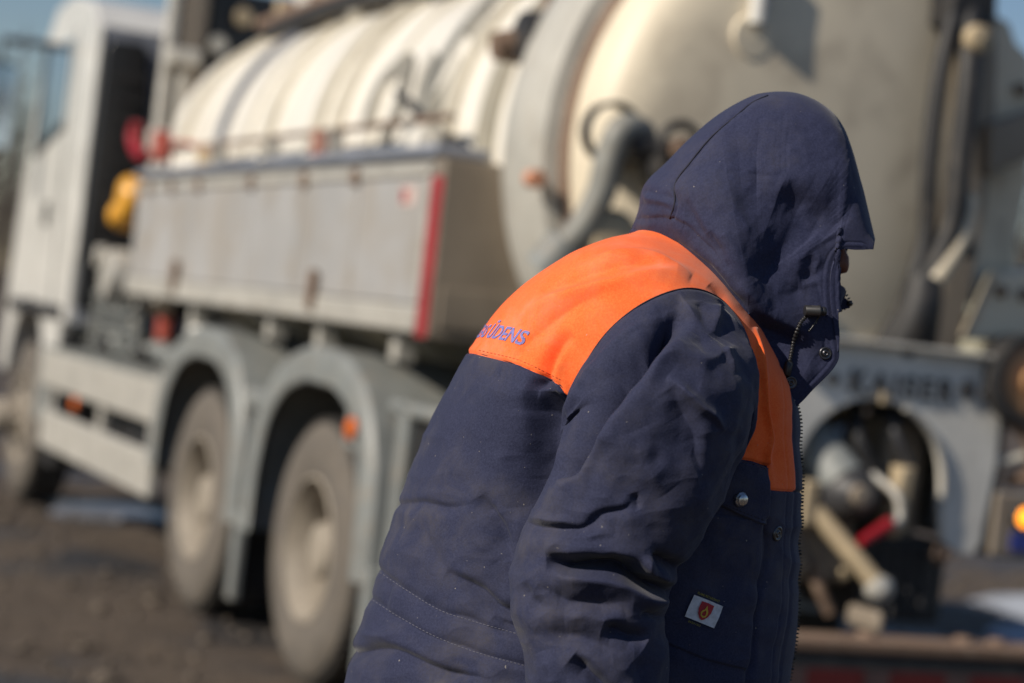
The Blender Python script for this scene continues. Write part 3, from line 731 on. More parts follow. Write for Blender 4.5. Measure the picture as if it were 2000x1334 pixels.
# arc length parametrisation on the torso grid row nearest the print line
S_end = (1032, 662)
k = np.argmin((TORSO_PX[..., 0]-S_end[0])**2+(TORSO_PX[..., 1]-S_end[1])**2); ri, rj = divmod(k, NN)
full = np.concatenate([Gt[:, NN:][:, ::-1][:, -60:][:, ::1]*1.0, TORSO_N], 1) if False else None
def row_curve(i):
    c = np.concatenate([Gt[i, NN:], Gt[i, :NN]], 0)      # far side (front..back) then near (back..front)
    return c
LET = 30.0       # letter size in jacket units
def place_text(Vt2):
    out = np.zeros((len(Vt2), 3))
    rows_up = TORSO_N[:, rj]; Lr = np.r_[0, np.cumsum(np.linalg.norm(np.diff(rows_up, axis=0), axis=1))]
    for q, (tx, ty, _) in enumerate(Vt2):
        i = int(np.clip(np.interp(Lr[ri]-14+ty*LET*1.35, Lr, np.arange(NR)), 0, NR-1))
        c = row_curve(i); Lc = np.r_[0, np.cumsum(np.linalg.norm(np.diff(c, axis=0), axis=1))]; j0 = Gt.shape[1]-NN+rj
        s = Lc[j0]-(wdt-tx)*LET*1.45
        a = np.interp(s, Lc, np.arange(len(c))); j = int(a); f = a-j; pnt = c[j]*(1-f)+c[min(j+1, len(c)-1)]*f
        nn = np.concatenate([nrm[i, NN:], nrm[i, :NN]], 0)[j]
        out[q] = pnt+nn*1.2
    return out
lobj('back_print', place_text(V), F, blue_print, yoke, False)
# label patch on the pocket: white tape, red shield, flame outline, tiny lettering
white_l = pmat('label_white', (0.62, 0.64, 0.70), 0.7, dscale=200); red_l = pmat('label_red', (0.42, 0.02, 0.03), 0.7, dscale=200)
yel_l = pmat('label_yellow', (0.62, 0.42, 0.05), 0.7, dscale=200)
LC = np.array([1373., 1194.]); ex = np.array([57, 23.5])/61.6; ey = np.array([-0.38, 0.925])
def lab(u, v, lift): x, y = LC+ex*u+ey*v; return on_torso(x, y, lift)[0]
def patch(name, pts, lift, m, parent, grid=None):
    V = [lab(u, v, lift) for u, v in pts]; c = np.mean(V, 0); n = len(V); V2 = [q-np.array([0, 0, -1.6]) for q in V]
    return lobj(name, V+V2+[c], [(i, (i+1) % n, 2*n) for i in range(n)]+[(i, i+n, (i+1) % n+n, (i+1) % n) for i in range(n)], m, parent, False)
lp = patch('sewn_label', [(-30, -23), (0, -23.5), (30, -23), (31, 0), (30, 23), (0, 23), (-31, 23), (-31, 0)], 4.5, white_l, pocket)
lp['label'] = 'white sewn label with red shield and flame'
patch('shield', [(-12, -17), (0, -18), (13, -17), (13, -2), (10, 8), (5, 15), (0, 18), (-5, 15), (-10, 8), (-13, -2)], 6.2, red_l, pocket)
fo = [(0.5, -13), (3, -7), (6, -2), (7, 4), (5, 10), (0, 13), (-5, 10), (-7, 4), (-5, -1), (-2, -3), (-1, -8)]
fi = [(0.5, -4), (2, -1), (3.4, 2), (4, 5), (3, 8), (0, 9.5), (-3, 8), (-4, 5), (-3, 2), (-1.6, 0), (-0.3, -2)]
V = [lab(u, v, 7.4) for u, v in fo]+[lab(u, v, 7.4) for u, v in fi]; nn = len(fo)
lobj('flame', V, [(i, (i+1) % nn, (i+1) % nn+nn, i+nn) for i in range(nn)], yel_l, pocket, False)
olive = pmat('label_thread', (0.26, 0.24, 0.05), 0.8, dscale=200)
for s_, vy, sz, x0 in (('FLAME RETARDANT', -27.5, 6.6, -24), ('EN ISO 11612', 30.5, 5.6, -20)):
    V, F = text_mesh(s_, 1.0, bold=0.02); V2 = np.array([lab(x0+a*sz*0.78, vy-b*sz, 1.6) for a, b, _ in V]); lobj('label_lettering', V2, F, olive, pocket, False)

# ------------------------------------------------------------------ body: one continuous figure
dn = np.array([-CR[2], CU[2], -CF[2]])           # world down in jacket space
fwd_ = np.array([CR[0], -CU[0], CF[0]])          # world +X (the way he faces)
side_ = np.array([CR[1], -CU[1], CF[1]])
hipz = float(HIP[2])/SC
def J(x, y, D): return lc(x, y, 0)+np.array([0, 0, D])
hip = lc(1120, 1560)
hn = J(1135, 1480, 150*-1); hf = J(1135, 1480, 150)
kn = hn+dn*(hipz*0.46)+fwd_*70; kf = hf+dn*(hipz*0.46)-fwd_*20
an = kn+dn*(hipz*0.50)-fwd_*60; af = kf+dn*(hipz*0.50)-fwd_*90
def cap(chain, segs=16):
    """chain of (point, radius): overlapping balls"""
    out = []
    for (a, ra), (b, rb) in zip(chain[:-1], chain[1:]):
        a, b = np.asarray(a, float), np.asarray(b, float); L = np.linalg.norm(b-a); n = max(2, int(L/(min(ra, rb)*0.35)))
        for i in range(n+1):
            t = i/n; out.append((a*(1-t)+b*t, ra*(1-t)+rb*t))
    return out
balls = []
balls += cap([(J(1120, 1500, 0), 190), (J(1150, 1250, 0), 190), (J(1230, 950, 0), 210), (J(1300, 760, 0), 175), (J(1370, 620, 0), 110), (J(1430, 520, 0), 95)])
for sgn in (-1, 1):
    sh = J(1320, 730, 230*sgn); el = J(1180, 1130, 395*sgn); wr = J(1168, 1600, 440*sgn)
    balls += cap([(sh, 95), (el, 72), (wr, 46)])
    palm = wr+np.array([10, 90, 8*sgn]); balls += cap([(wr, 44), (palm, 46)])
    for fi_, (dx, ln, cu) in enumerate(((-38, 95, 8), (-13, 118, 12), (13, 125, 14), (38, 112, 12))):
        b0 = palm+np.array([dx*0.95, 30, 0]); b1 = b0+np.array([dx*0.08, ln*0.42, -cu*sgn*0.5]); b2 = b1+np.array([14, ln*0.33, -cu*sgn*1.6]); b3 = b2+np.array([16, ln*0.22, -cu*sgn*2.0])
        balls += cap([(b0, 18), (b1, 16.5), (b2, 15), (b3, 12)])
    t0 = palm+np.array([42, -40, -10*sgn]); t1 = t0+np.array([36, 40, -16*sgn]); t2 = t1+np.array([10, 44, -10*sgn]); balls += cap([(t0, 24), (t1, 19), (t2, 14)])
for a, b, c in ((hn, kn, an), (hf, kf, af)):
    balls += cap([(a, 135), (b, 92), (b+(c-b)*0.35, 88), (c, 60)])
    balls += cap([(c, 55), (c+dn*30+fwd_*110, 45), (c+dn*42+fwd_*170, 34)])
bm = bmesh.new()
tmpl = bmesh.new(); bmesh.ops.create_icosphere(tmpl, subdivisions=2, radius=1.0)
tv_ = np.array([v.co[:] for v in tmpl.verts]); tf_ = [[v.index for v in f.verts] for f in tmpl.faces]; tmpl.free()
def ell(c, ax, rad):
    return c+tv_ @ (np.asarray(ax)*np.asarray(rad)[:, None])
BV, BF = [], []
def addb(V):
    b = sum(len(v) for v in BV); BV.append(V); BF.extend([[b+i for i in f] for f in tf_])
for c, r_ in balls: addb(c+tv_*r_)
# head: turned down 25 degrees
hd_ = np.array([math.cos(R(25)), math.sin(R(25)), 0]); hu = np.array([math.sin(R(25)), -math.cos(R(25)), 0]); hs = np.array([0, 0, 1.0])
hc = lc(1484, 409)
AX = np.array([hd_, hu, hs])
def hp(f, u, s): return hc+hd_*f+hu*u+hs*s
addb(ell(hp(-15, 30, 0), AX, (158, 150, 122)))          # skull
addb(ell(hp(55, -60, 0), AX, (98, 120, 92)))            # face
addb(ell(hp(95, -150, 0), AX, (48, 40, 42)))            # chin
addb(ell(hp(128, 62, 0), AX, (32, 22, 70)))             # brow
for (f, u, rr_) in ((150, 22, 17), (165, 0, 19), (180, -20, 21), (188, -33, 22)): addb(ell(hp(f, u, 0), AX, (rr_, rr_, rr_*0.85)))   # nose
for s_ in (-1, 1):
    addb(ell(hp(168, -38, 17*s_), AX, (15, 13, 12)))
    addb(ell(hp(112, -35, 52*s_), AX, (34, 32, 32)))    # cheek
    addb(ell(hp(128, 24, 38*s_), AX, (16, 14, 20)))     # eye
    addb(ell(hp(-20, -12, 124*s_), AX, (24, 36, 12)))   # ear
addb(ell(hp(142, -84, 0), AX, (18, 9, 32))); addb(ell(hp(138, -102, 0), AX, (18, 10, 28)))   # lips
bmV = np.vstack(BV)
tmp = mesh_obj('tmp', W(bmV)-ROOT, BF, skin_m)
rm = tmp.modifiers.new('r', 'REMESH'); rm.mode = 'VOXEL'; rm.voxel_size = 0.0055
sm = tmp.modifiers.new('s', 'SMOOTH'); sm.iterations = 3; sm.factor = 0.5
dg = bpy.context.evaluated_depsgraph_get(); dg.update()
me = bpy.data.meshes.new_from_object(tmp.evaluated_get(dg)); bpy.data.objects.remove(tmp)
me.polygons.foreach_set('use_smooth', np.ones(len(me.polygons), dtype=bool))
body = bpy.data.objects.new('body', me); COL.objects.link(body); body.parent = man
# trousers and boots
def leg_tube(ch, seg=40, n=60, name='', m=None, seed=0):
    P = catmull(np.array([c[0] for c in ch]), np.linspace(0, len(ch)-1, n)); r = np.interp(np.linspace(0, len(ch)-1, n), np.arange(len(ch)), [c[1] for c in ch])
    V, F = tube_pts(P, r, seg, False); V = V.reshape(n, seg, 3); c = P[:, None, :]; d = (V-c)/r[:, None, None]
    V = V+d*(9*fbm(V/70, seed, 3)+6*np.sin(np.arange(n)*0.9)[:, None]*fbm(V/90, seed+3, 1))[..., None]
    return V.reshape(-1, 3), F
for i, (a, b, c) in enumerate(((hn, kn, an), (hf, kf, af))):
    V, F = leg_tube([(a-dn*60, 200), (a+dn*90, 190), (a*.5+b*.5, 165), (b, 138), (b*.5+c*.5, 128), (c-dn*10, 118), (c+dn*20, 116)], seed=100+i)
    lobj('trouser_leg', V, F, navy, man)
for (c, ex_) in ((an, 0), (af, 1)):
    # boot: shaft + foot + sole
    gz = lambda p: p
    foot = []
    prof = [(-75, 0, 60, 95), (-60, 0, 74, 100), (0, 0, 80, 112), (70, 0, 84, 84), (140, 0, 86, 64), (190, 0, 76, 56), (215, 0, 50, 40)]
    base = c.copy(); hgt_c = ((W(base)-np.array([0, 0, 0]))[2])/SC
    base = base+dn*hgt_c          # point on the ground under the ankle
    V = []; seg = 24
    for (fx, _, w, h) in prof:
        for k in range(seg):
            a = 2*math.pi*k/seg; V.append(base+fwd_*fx+side_*w*math.cos(a)*0.5*1.1-dn*(max(6, h*0.5+h*0.5*math.sin(a)*1.0)))
    F = [(i*seg+k, i*seg+(k+1) % seg, (i+1)*seg+(k+1) % seg, (i+1)*seg+k) for i in range(len(prof)-1) for k in range(seg)]+[tuple(range(seg))[::-1], tuple(range((len(prof)-1)*seg, len(prof)*seg))]
    bt = lobj('boot', V, F, blackp, man)
    V, F = tube_pts([base-dn*60-fwd_*5, base-dn*150-fwd_*5, base-dn*240-fwd_*2], [88, 84, 92], 24); lobj('shaft', V, F, blackp, bt)
    out_ = [(-82, 38), (-86, 0), (-82, -38), (-20, -44), (60, -46), (150, -50), (205, -36), (224, 0), (205, 36), (150, 50), (60, 46), (-20, 44)]
    V = [base+fwd_*x+side_*y-dn*0.5 for x, y in out_]+[base+fwd_*x+side_*y-dn*22 for x, y in out_]; m_ = len(out_)
    lobj('sole', V, [tuple(range(m_))[::-1], tuple(range(m_, 2*m_))]+[(i, (i+1) % m_, (i+1) % m_+m_, i+m_) for i in range(m_)], blackp, bt, False)

# ================================================================== THE TRUCK
# local axes: x = across (0 = outer wheel face on the left side), y = forward, z = up
TH = R(23.4); T0 = (-0.6736, 8.3447, 0.0)
truck = tag(empty('tank_truck', T0, TH), 'cream and white vacuum tank truck with grey tool locker and dusty tandem wheels', 'truck')
white = pmat('cab_white', (0.72, 0.71, 0.67), 0.35, dirt=(0.35, 0.30, 0.24), damt=0.22, dscale=2.2, coat=0.3)
cream = pmat('tank_cream', (0.86, 0.82, 0.73), 0.38, dirt=(0.42, 0.36, 0.27), damt=0.25, dscale=1.6, var=0.1, coat=0.15)
creamr = pmat('dome_cream', (0.78, 0.69, 0.53), 0.5, dirt=(0.34, 0.28, 0.21), damt=0.45, dscale=1.8, var=0.12)
greyp = pmat('ring_grey', (0.52, 0.505, 0.455), 0.45, dirt=(0.30, 0.25, 0.19), damt=0.3, dscale=3)
alu = pmat('brushed_locker_panel', (0.43, 0.425, 0.42), 0.5, 0.1, dirt=(0.32, 0.27, 0.21), damt=0.55, dscale=1.1, var=0.2)
alul = pmat('pale_aluminium', (0.56, 0.54, 0.49), 0.45, 0.2, dirt=(0.32, 0.27, 0.2), damt=0.35, dscale=5)
aluw = pmat('weathered_steel_panel', (0.31, 0.26, 0.205), 0.5, 0.2, dirt=(0.22, 0.18, 0.14), damt=0.4, dscale=2.6)
fendg = pmat('mudguard_grey', (0.23, 0.245, 0.24), 0.5, dirt=(0.27, 0.23, 0.18), damt=0.4, dscale=5)
dark = pmat('chassis_black', (0.022, 0.022, 0.024), 0.6, dirt=(0.10, 0.085, 0.07), damt=0.35, dscale=6)
darkp = pmat('intake_black', (0.016, 0.018, 0.022), 0.35, dscale=3)
tyre = pmat('dusty_tyre', (0.15, 0.13, 0.108), 0.9, dirt=(0.10, 0.095, 0.09), damt=0.5, dscale=6, bmp=0.5, bscale=40)
tread = pmat('tyre_tread', (0.045, 0.042, 0.04), 0.9, dirt=(0.20, 0.17, 0.13), damt=0.4, dscale=9)
rimm = pmat('dusty_rim', (0.36, 0.315, 0.255), 0.6, dirt=(0.20, 0.165, 0.13), damt=0.5, dscale=9)
redm = pmat('signal_red', (0.32, 0.012, 0.02), 0.4, dirt=(0.25, 0.1, 0.08), damt=0.2, dscale=8)
redf = pmat('faded_red', (0.40, 0.07, 0.045), 0.6, dscale=8)
yel = pmat('yellow_plastic', (0.78, 0.38, 0.035), 0.4, dscale=9, var=0.15)
orl = pmat('orange_marker_lens', (0.75, 0.16, 0.02), 0.25, dscale=20)
glow = pmat('amber_lamp_lit', (0.9, 0.35, 0.02), 0.3, dscale=20, emit=(1.0, 0.30, 0.02, 2.8))
glassm = pmat('cab_glass', (0.55, 0.70, 0.85), 0.1, 0.85, dscale=2)
glassm.node_tree.nodes['Principled BSDF'].inputs['Specular IOR Level'].default_value = 1.0
bluem = pmat('blue_plate', (0.03, 0.05, 0.28), 0.4, dscale=20)
letk = pmat('letter_dark', (0.045, 0.045, 0.05), 0.5, dscale=20)
letg = pmat('letter_grey', (0.30, 0.28, 0.23), 0.5, dscale=10)
brownm = pmat('rusty_brown', (0.20, 0.13, 0.09), 0.8, dirt=(0.3, 0.24, 0.18), damt=0.4, dscale=10)
tanm = pmat('tan_metal', (0.50, 0.40, 0.26), 0.5, dirt=(0.3, 0.24, 0.17), damt=0.3, dscale=8)
boxb = pmat('locker_bluegrey_lid', (0.24, 0.26, 0.31), 0.4, dscale=4)
copper = pmat('reel_wood', (0.50, 0.28, 0.14), 0.6, dscale=6)

REAR = (1.0, 0.0, 0.0, 0.0)      # scale and offset of the tail assembly
class MB:
    def __init__(s): s.V = []; s.F = []
    def add(s, V, F):
        b = len(s.V); s.V += [tuple(float(c) for c in v) for v in V]; s.F += [tuple(b+int(i) for i in f) for f in F]; return s
    def box(s, x0, x1, y0, y1, z0, z1):
        return s.add([(x0, y0, z0), (x1, y0, z0), (x1, y1, z0), (x0, y1, z0), (x0, y0, z1), (x1, y0, z1), (x1, y1, z1), (x0, y1, z1)],
                     [(0, 3, 2, 1), (4, 5, 6, 7), (0, 1, 5, 4), (1, 2, 6, 5), (2, 3, 7, 6), (3, 0, 4, 7)])
    def tube(s, P, r, seg=16):
        P = np.asarray(P, float)
        if len(P) == 2: P = np.array([P[0], (P[0]+P[1])/2, P[1]])
        if np.ndim(r) and len(r) == 2: r = [r[0], (r[0]+r[1])/2, r[1]]
        V, F = tube_pts(P, r, seg); return s.add(V, F)
    def curve(s, P, r, seg=12, n=40):
        return s.tube(catmull(P, np.linspace(0, len(P)-1, n)), r, seg)
    def ext(s, poly, axis, a, b):
        """extrude polygon along axis (0:x,1:y,2:z); poly in the other two coords in order"""
        n = len(poly); o = [i for i in range(3) if i != axis]; V = []
        for c in (a, b):
            for p in poly:
                v = [0, 0, 0]; v[axis] = c; v[o[0]] = p[0]; v[o[1]] = p[1]; V.append(v)
        return s.add(V, [tuple(range(n))[::-1], tuple(range(n, 2*n))]+[(i, (i+1) % n, (i+1) % n+n, i+n) for i in range(n)])
    def lathe(s, prof, axis, c, seg=64, sx=1.0, sy=1.0, a0=0, a1=2*math.pi):
        """prof [(r, h)]; around axis through c"""
        o = [i for i in range(3) if i != axis]; V = []; full = abs(a1-a0-2*math.pi) < 1e-6; m = seg if full else seg+1
        for (r, h) in prof:
            for i in range(m):
                t = a0+(a1-a0)*i/seg; v = [0, 0, 0]; v[axis] = c[axis]+h; v[o[0]] = c[o[0]]+sx*r*math.cos(t); v[o[1]] = c[o[1]]+sy*r*math.sin(t); V.append(v)
        F = []
        for k in range(len(prof)-1):
            for i in range(seg):
                j = (i+1) % m; F.append((k*m+i, k*m+j, (k+1)*m+j, (k+1)*m+i))
        return s.add(V, F)
    def build(s, name, m, parent, smooth=False, bev=0.0, seg=2):
        s.V = [(v[0]*REAR[0]+REAR[1], v[1]*REAR[0]+REAR[2], v[2]*REAR[0]+REAR[3]) for v in s.V]
        o = mesh_obj(name, s.V, s.F, m, parent, smooth)
        bm = bmesh.new(); bm.from_mesh(o.data); bmesh.ops.recalc_face_normals(bm, faces=bm.faces); bm.to_mesh(o.data); bm.free()
        if bev:
            b = o.modifiers.new('bevel', 'BEVEL'); b.width = bev; b.segments = seg; b.limit_method = 'ANGLE'; b.angle_limit = R(40)
            o.data.polygons.foreach_set('use_smooth', np.ones(len(o.data.polygons), dtype=bool))
            w = o.modifiers.new('wn', 'WEIGHTED_NORMAL'); w.keep_sharp = True
        elif smooth:
            try: o.data.set_sharp_from_angle(angle=R(35))
            except Exception: pass
        return o

def copy_tree(o, parent=None):
    c = o.copy(); COL.objects.link(c); c.parent = parent
    for ch in list(o.children): copy_tree(ch, c)
    return c
# ---- wheels
def make_wheel(dual=True):
    e = empty('wheel'); e.parent = truck
    ro = 0.52
    prof = [(0.295, 0.035), (0.30, 0.012), (0.36, 0.0), (0.44, 0.002), (0.485, 0.018), (0.505, 0.035)]
    MB().lathe(prof, 0, (0, 0, 0), 72).build('tyre_sidewall', tyre, e, True)
    m = MB(); m.lathe([(0.505, 0.035), (0.516, 0.05), (0.52, 0.12), (0.52, 0.20), (0.516, 0.27), (0.5, 0.29), (0.40, 0.30), (0.30, 0.29)], 0, (0, 0, 0), 72)
    if dual: m.lathe([(0.30, 0.33), (0.48, 0.34), (0.515, 0.37), (0.52, 0.48), (0.515, 0.60), (0.40, 0.63), (0.3, 0.62)], 0, (0, 0, 0), 72)
    m.build('tyre', tread, e, True)
    lug = MB()
    for i in range(60):
        a = 2*math.pi*i/60; c, s_ = math.cos(a), math.sin(a); t = np.array([0, -s_, c]); n = np.array([0, c, s_])
        for x0, x1 in ((0.045, 0.12), (0.14, 0.20), (0.215, 0.28)):
            p = n*0.517; V = []
            for dx in (x0, x1):
                for dt in (-0.019, 0.019):
                    for dr in (0, 0.012): V.append(np.array([dx, 0, 0])+p+t*dt+n*dr)
            lug.add(V, [(0, 1, 3, 2), (4, 6, 7, 5), (0, 4, 5, 1), (2, 3, 7, 6), (1, 5, 7, 3), (0, 2, 6, 4)])
    l = lug.build('tread_block', tread, e); l['kind'] = 'stuff'
    dish = 0.145 if dual else 0.0
    rp = [(0.296, 0.03), (0.296, 0.012), (0.283, 0.008), (0.272, 0.03), (0.262, 0.055), (0.25, 0.075), (0.243, 0.10+dish*0.4), (0.225, 0.105+dish*0.8), (0.205, 0.10+dish), (0.16, 0.085+dish), (0.145, 0.08+dish)] if dual else \
         [(0.296, 0.03), (0.296, 0.012), (0.283, 0.008), (0.27, 0.03), (0.255, 0.05), (0.235, 0.05), (0.19, 0.01), (0.15, -0.005), (0.13, 0.0)]
    MB().lathe(rp, 0, (0, 0, 0), 64).build('rim', rimm, e, True)
    h0 = 0.08+dish if dual else 0.0
    MB().lathe([(0.146, h0), (0.140, h0-0.012), (0.118, h0-0.015), (0.114, h0-0.15), (0.10, h0-0.175), (0.05, h0-0.185), (0.0, h0-0.186)], 0, (0, 0, 0), 48).build('hub', rimm, e, True)
    for i in range(10):
        a = 2*math.pi*(i+0.5)/10
        hole = MB().lathe([(0.034, 0.0), (0.032, -0.004), (0.0, -0.004)], 0, (0.098+dish-0.006 if dual else 0.013, 0.205*math.cos(a), 0.205*math.sin(a)), 14)
        hole.build('vent_hole', darkp, e, True)
        b = (h0, 0.128)
        MB().lathe([(0.015, 0.004), (0.015, -0.022), (0.009, -0.028), (0.009, -0.040), (0.0, -0.041)], 0, (h0-0.01, 0.130*math.cos(a+0.31), 0.130*math.sin(a+0.31)), 6).build('wheel_nut', rimm, e)
    return e
w1 = make_wheel(True); w1.location = (0.03, 0.20, 0.52)
w2 = copy_tree(w1, truck); w2.location = (0.03, 1.93, 0.52); w2.rotation_euler = (0.7, 0, 0)
for yy in (0.20, 1.93):
    w = copy_tree(w1, truck); w.location = (2.27, yy, 0.52); w.rotation_euler = (0.3, 0, math.pi)
w3 = make_wheel(False); w3.location = (0.03, 6.42, 0.52)
w = copy_tree(w3, truck); w.location = (2.27, 6.42, 0.52); w.rotation_euler = (0.2, 0, math.pi)
for yy in (0.20, 1.93, 6.42): MB().tube([(0.2, yy, 0.52), (2.1, yy, 0.52)], 0.075).tube([(0.85, yy, 0.52), (1.4, yy, 0.52)], 0.2).build('axle', dark, truck, True)
# ---- mudguards: pressed arch with a rounded outer lip
def arch(cy, z0=0.50, a_f=0.0, a_b=0.0, name='mudguard', ends=(0.53, 0.50)):
    """outline path of the guard (y, z), front end to back end"""
    path = []
    ri, rise = 0.66, 0.66
    path = [(cy+0.80, ends[0]), (cy+0.79, 0.75), (cy+0.70, 1.0), (cy+0.50, 1.17), (cy+0.22, 1.245), (cy, 1.25), (cy-0.22, 1.235), (cy-0.46, 1.14), (cy-0.60, 0.97), (cy-0.66, 0.75), (cy-0.67, ends[1])]
    P = catmull(path, np.linspace(0, 10, 61)); T = np.gradient(P, axis=0); T /= np.linalg.norm(T, axis=1, keepdims=True); N = np.stack([T[:, 1], -T[:, 0]], 1)
    if N[30, 1] < 0: N = -N
    sec = [(0.62, 0.0), (0.05, 0.0), (0.012, -0.03), (0.0, -0.055), (-0.004, -0.07), (-0.012, -0.06), (-0.016, 0.02), (-0.010, 0.055), (0.012, 0.075), (0.05, 0.078), (0.62, 0.055)]
    V = [(x, P[i, 0]+N[i, 0]*h, P[i, 1]+N[i, 1]*h) for i in range(61) for x, h in sec]; m = len(sec)
    F = [(i*m+k, i*m+(k+1) % m, (i+1)*m+(k+1) % m, (i+1)*m+k) for i in range(60) for k in range(m)]+[tuple(range(m)), tuple(range(60*m, 61*m))[::-1]]
    return MB().add(V, F).build(name, fendg, truck, True)
g1 = arch(0.14, ends=(0.50, 0.50)); g2 = arch(1.86, ends=(0.60, 0.50))
MB().box(0.02, 0.62, 0.83, 1.26, 1.00, 1.10).build('mudguard_bridge', fendg, truck, bev=0.03)
for yy in (1.155, -0.585): MB().box(0.015, 0.55, yy-0.016, yy+0.016, 0.16, 0.52).build('mud_flap', dark, truck, bev=0.004)
for yy in (1.10, -0.60): MB().box(0.004, 0.05, yy-0.045, yy+0.045, 0.17, 0.56).build('flap_bracket', fendg, truck, bev=0.01)
for g in (g1, g2):   # far side guards
    c = g.copy(); COL.objects.link(c); c.scale = (-1, 1, 1); c.location = (2.3, 0, 0)
# ---- chassis and things under the tank
fr = MB()
for x in (0.72, 1.42): fr.box(x, x+0.09, -1.3, 6.9, 0.82, 1.08)
fr.build('chassis_rail', dark, truck, bev=0.01)['kind'] = 'stuff'
for y in (-1.2, 0.9, 2.6, 4.0, 5.2): MB().box(0.815, 1.415, y-0.06, y+0.06, 0.86, 1.04).build('cross_member', dark, truck)
MB().box(0.10, 0.70, -1.25, -0.68, 0.62, 1.16).build('battery_case', dark, truck, bev=0.03)
MB().box(0.05, 0.72, -1.30, -0.50, 1.125, 1.18).build('battery_lid', fendg, truck, bev=0.02)
MB().box(0.05, 0.10, -0.72, -0.62, 0.30, 1.18).build('case_strap', fendg, truck, bev=0.01)
def side_lamp(y, z, x=0.0, m=orl, r=0.044):
    b = MB().lathe([(r*1.25, 0.0), (r*1.25, -0.012), (r, -0.016)], 0, (x, y, z), 20).build('marker_lamp', dark, truck, True)
    MB().lathe([(r, -0.012), (r*0.95, -0.03), (r*0.6, -0.04), (0, -0.043)], 0, (x, y, z), 20).build('lens', m, b, True); return b
MB().box(0.0, 0.09, -0.46, -0.20, 0.96, 1.12).build('lamp_bracket', fendg, truck, bev=0.015)
side_lamp(-0.34, 1.045, 0.0); side_lamp(4.62, 0.745, 0.03)
# side guard: upper and lower planks with a dark slot
MB().box(0.0, 0.035, 2.80, 5.70, 0.79, 1.02).build('side_guard_plank', alul, truck, bev=0.015)
MB().box(0.0, 0.035, 2.78, 5.55, 0.42, 0.655).build('side_guard_plank', alul, truck, bev=0.015)
MB().box(0.002, 0.022, 2.90, 5.5, 0.80, 0.86).build('guard_bead', fendg, truck, bev=0.006)
for y in (2.86, 4.1, 5.42): MB().box(0.038, 0.08, y-0.05, y+0.05, 0.40, 1.02).build('guard_post', alul, truck, bev=0.008)
MB().box(0.0, 0.06, 2.70, 2.80, 0.42, 1.05).build('guard_end', alul, truck, bev=0.015)
MB().box(0.16, 0.70, 2.95, 4.6, 0.50, 0.98).build('fuel_tank', dark, truck, bev=0.06)
MB().tube([(0.42, 4.75, 0.78), (0.42, 5.45, 0.78)], 0.19, 24).build('air_tank', dark, truck, True)
MB().box(0.0, 0.66, 2.72, 5.7, 1.025, 1.045).build('catwalk', fendg, truck)
for i, (y, r) in enumerate(((3.1, .05), (3.3, .035), (3.65, .045), (4.0, .04), (4.4, .05), (4.8, .04))):
    MB().curve([(0.12+0.04*i % 0.1, y-0.25, 1.06+r), (0.25, y, 1.10+r), (0.2, y+0.3, 1.06+r), (0.45, y+0.5, 1.08+r)], r).build('suction_hose', dark if i % 2 else fendg, truck, True)
gr = MB()
for k in range(6): gr.box(0.16, 0.18, 3.95+0.22*k, 4.0+0.22*k, 1.06, 1.42)
for k in range(4): gr.box(0.15, 0.165, 3.9, 5.2, 1.10+0.1*k, 1.125+0.1*k)
gr.build('cage_grille', fendg, truck)['kind'] = 'stuff'
MB().lathe([(0.0, -0.02), (0.05, -0.02), (0.05, 0.12), (0.0, 0.12)], 2, (0.2, 3.46, 1.22), 20).build('fire_extinguisher', redf, truck, True)
MB().lathe([(0.0, 0.0), (0.07, 0.0), (0.075, 0.1), (0.05, 0.14), (0.0, 0.15)], 2, (0.2, 2.72, 1.20), 20).build('white_canister', white, truck, True)
MB().lathe([(0.0, -0.03), (0.13, -0.02), (0.15, 0.02), (0.15, 0.10), (0.10, 0.16), (0.0, 0.17)], 0, (-0.02, 4.02, 1.52), 28).lathe([(0.0, -0.05), (0.06, -0.05), (0.06, 0.0)], 0, (-0.03, 4.10, 1.62), 16).build('air_filter', alul, truck, True)

# ---- tool locker along the side
LX = 0.0
MB().box(LX+0.012, 0.62, -0.86, 3.62, 1.43, 2.055).build('locker', alu, truck, bev=0.006)
edges = np.linspace(-0.80, 3.58, 7)
for i in range(6):
    MB().box(LX-0.004, LX+0.012, edges[i]+0.006, edges[i+1]-0.006, 1.535, 1.985).build('locker_panel', alu, truck, bev=0.004)
MB().box(LX-0.014, LX+0.012, -0.84, 3.62, 1.43, 1.53).build('locker_sill', alul, truck, bev=0.012)
MB().box(LX-0.01, LX+0.012, -0.86, -0.80, 1.535, 1.99).build('corner_post', alul, truck, bev=0.008)
MB().box(LX-0.01, LX+0.012, -0.80, 3.62, 1.99, 2.035).build('locker_top_rail', alul, truck, bev=0.008)
MB().box(LX-0.02, 0.64, -0.88, 3.64, 2.058, 2.10).build('locker_lid', boxb, truck, bev=0.012)
for y in (2.83, 2.3, 1.4, 0.62, -0.03, 3.3): MB().box(LX-0.022, LX-0.008, y-0.035, y+0.035, 1.965, 2.03).build('hinge', brownm, truck, bev=0.005)
for y in (2.53, 0.32):
    MB().box(LX-0.04, LX-0.012, y-0.028, y+0.028, 1.47, 1.63).build('latch', brownm, truck, bev=0.008)
MB().box(LX-0.016, LX+0.0, -0.975, -0.865, 1.42, 1.985).build('red_reflector_strip', redm, truck, bev=0.003)
MB().box(LX-0.012, 0.62, -0.98, -0.865, 1.42, 2.05).build('locker_rear_panel', aluw, truck, bev=0.006)
MB().ext([(0.30, 0.10), (0.56, 0.10), (0.56, 0.2), (0.3, 0.2)], 1, -0.990, -0.982)
MB().box(0.02, 0.50, -0.995, -0.982, 1.46, 1.60).build('rear_kick_plate', aluw, truck, bev=0.004)
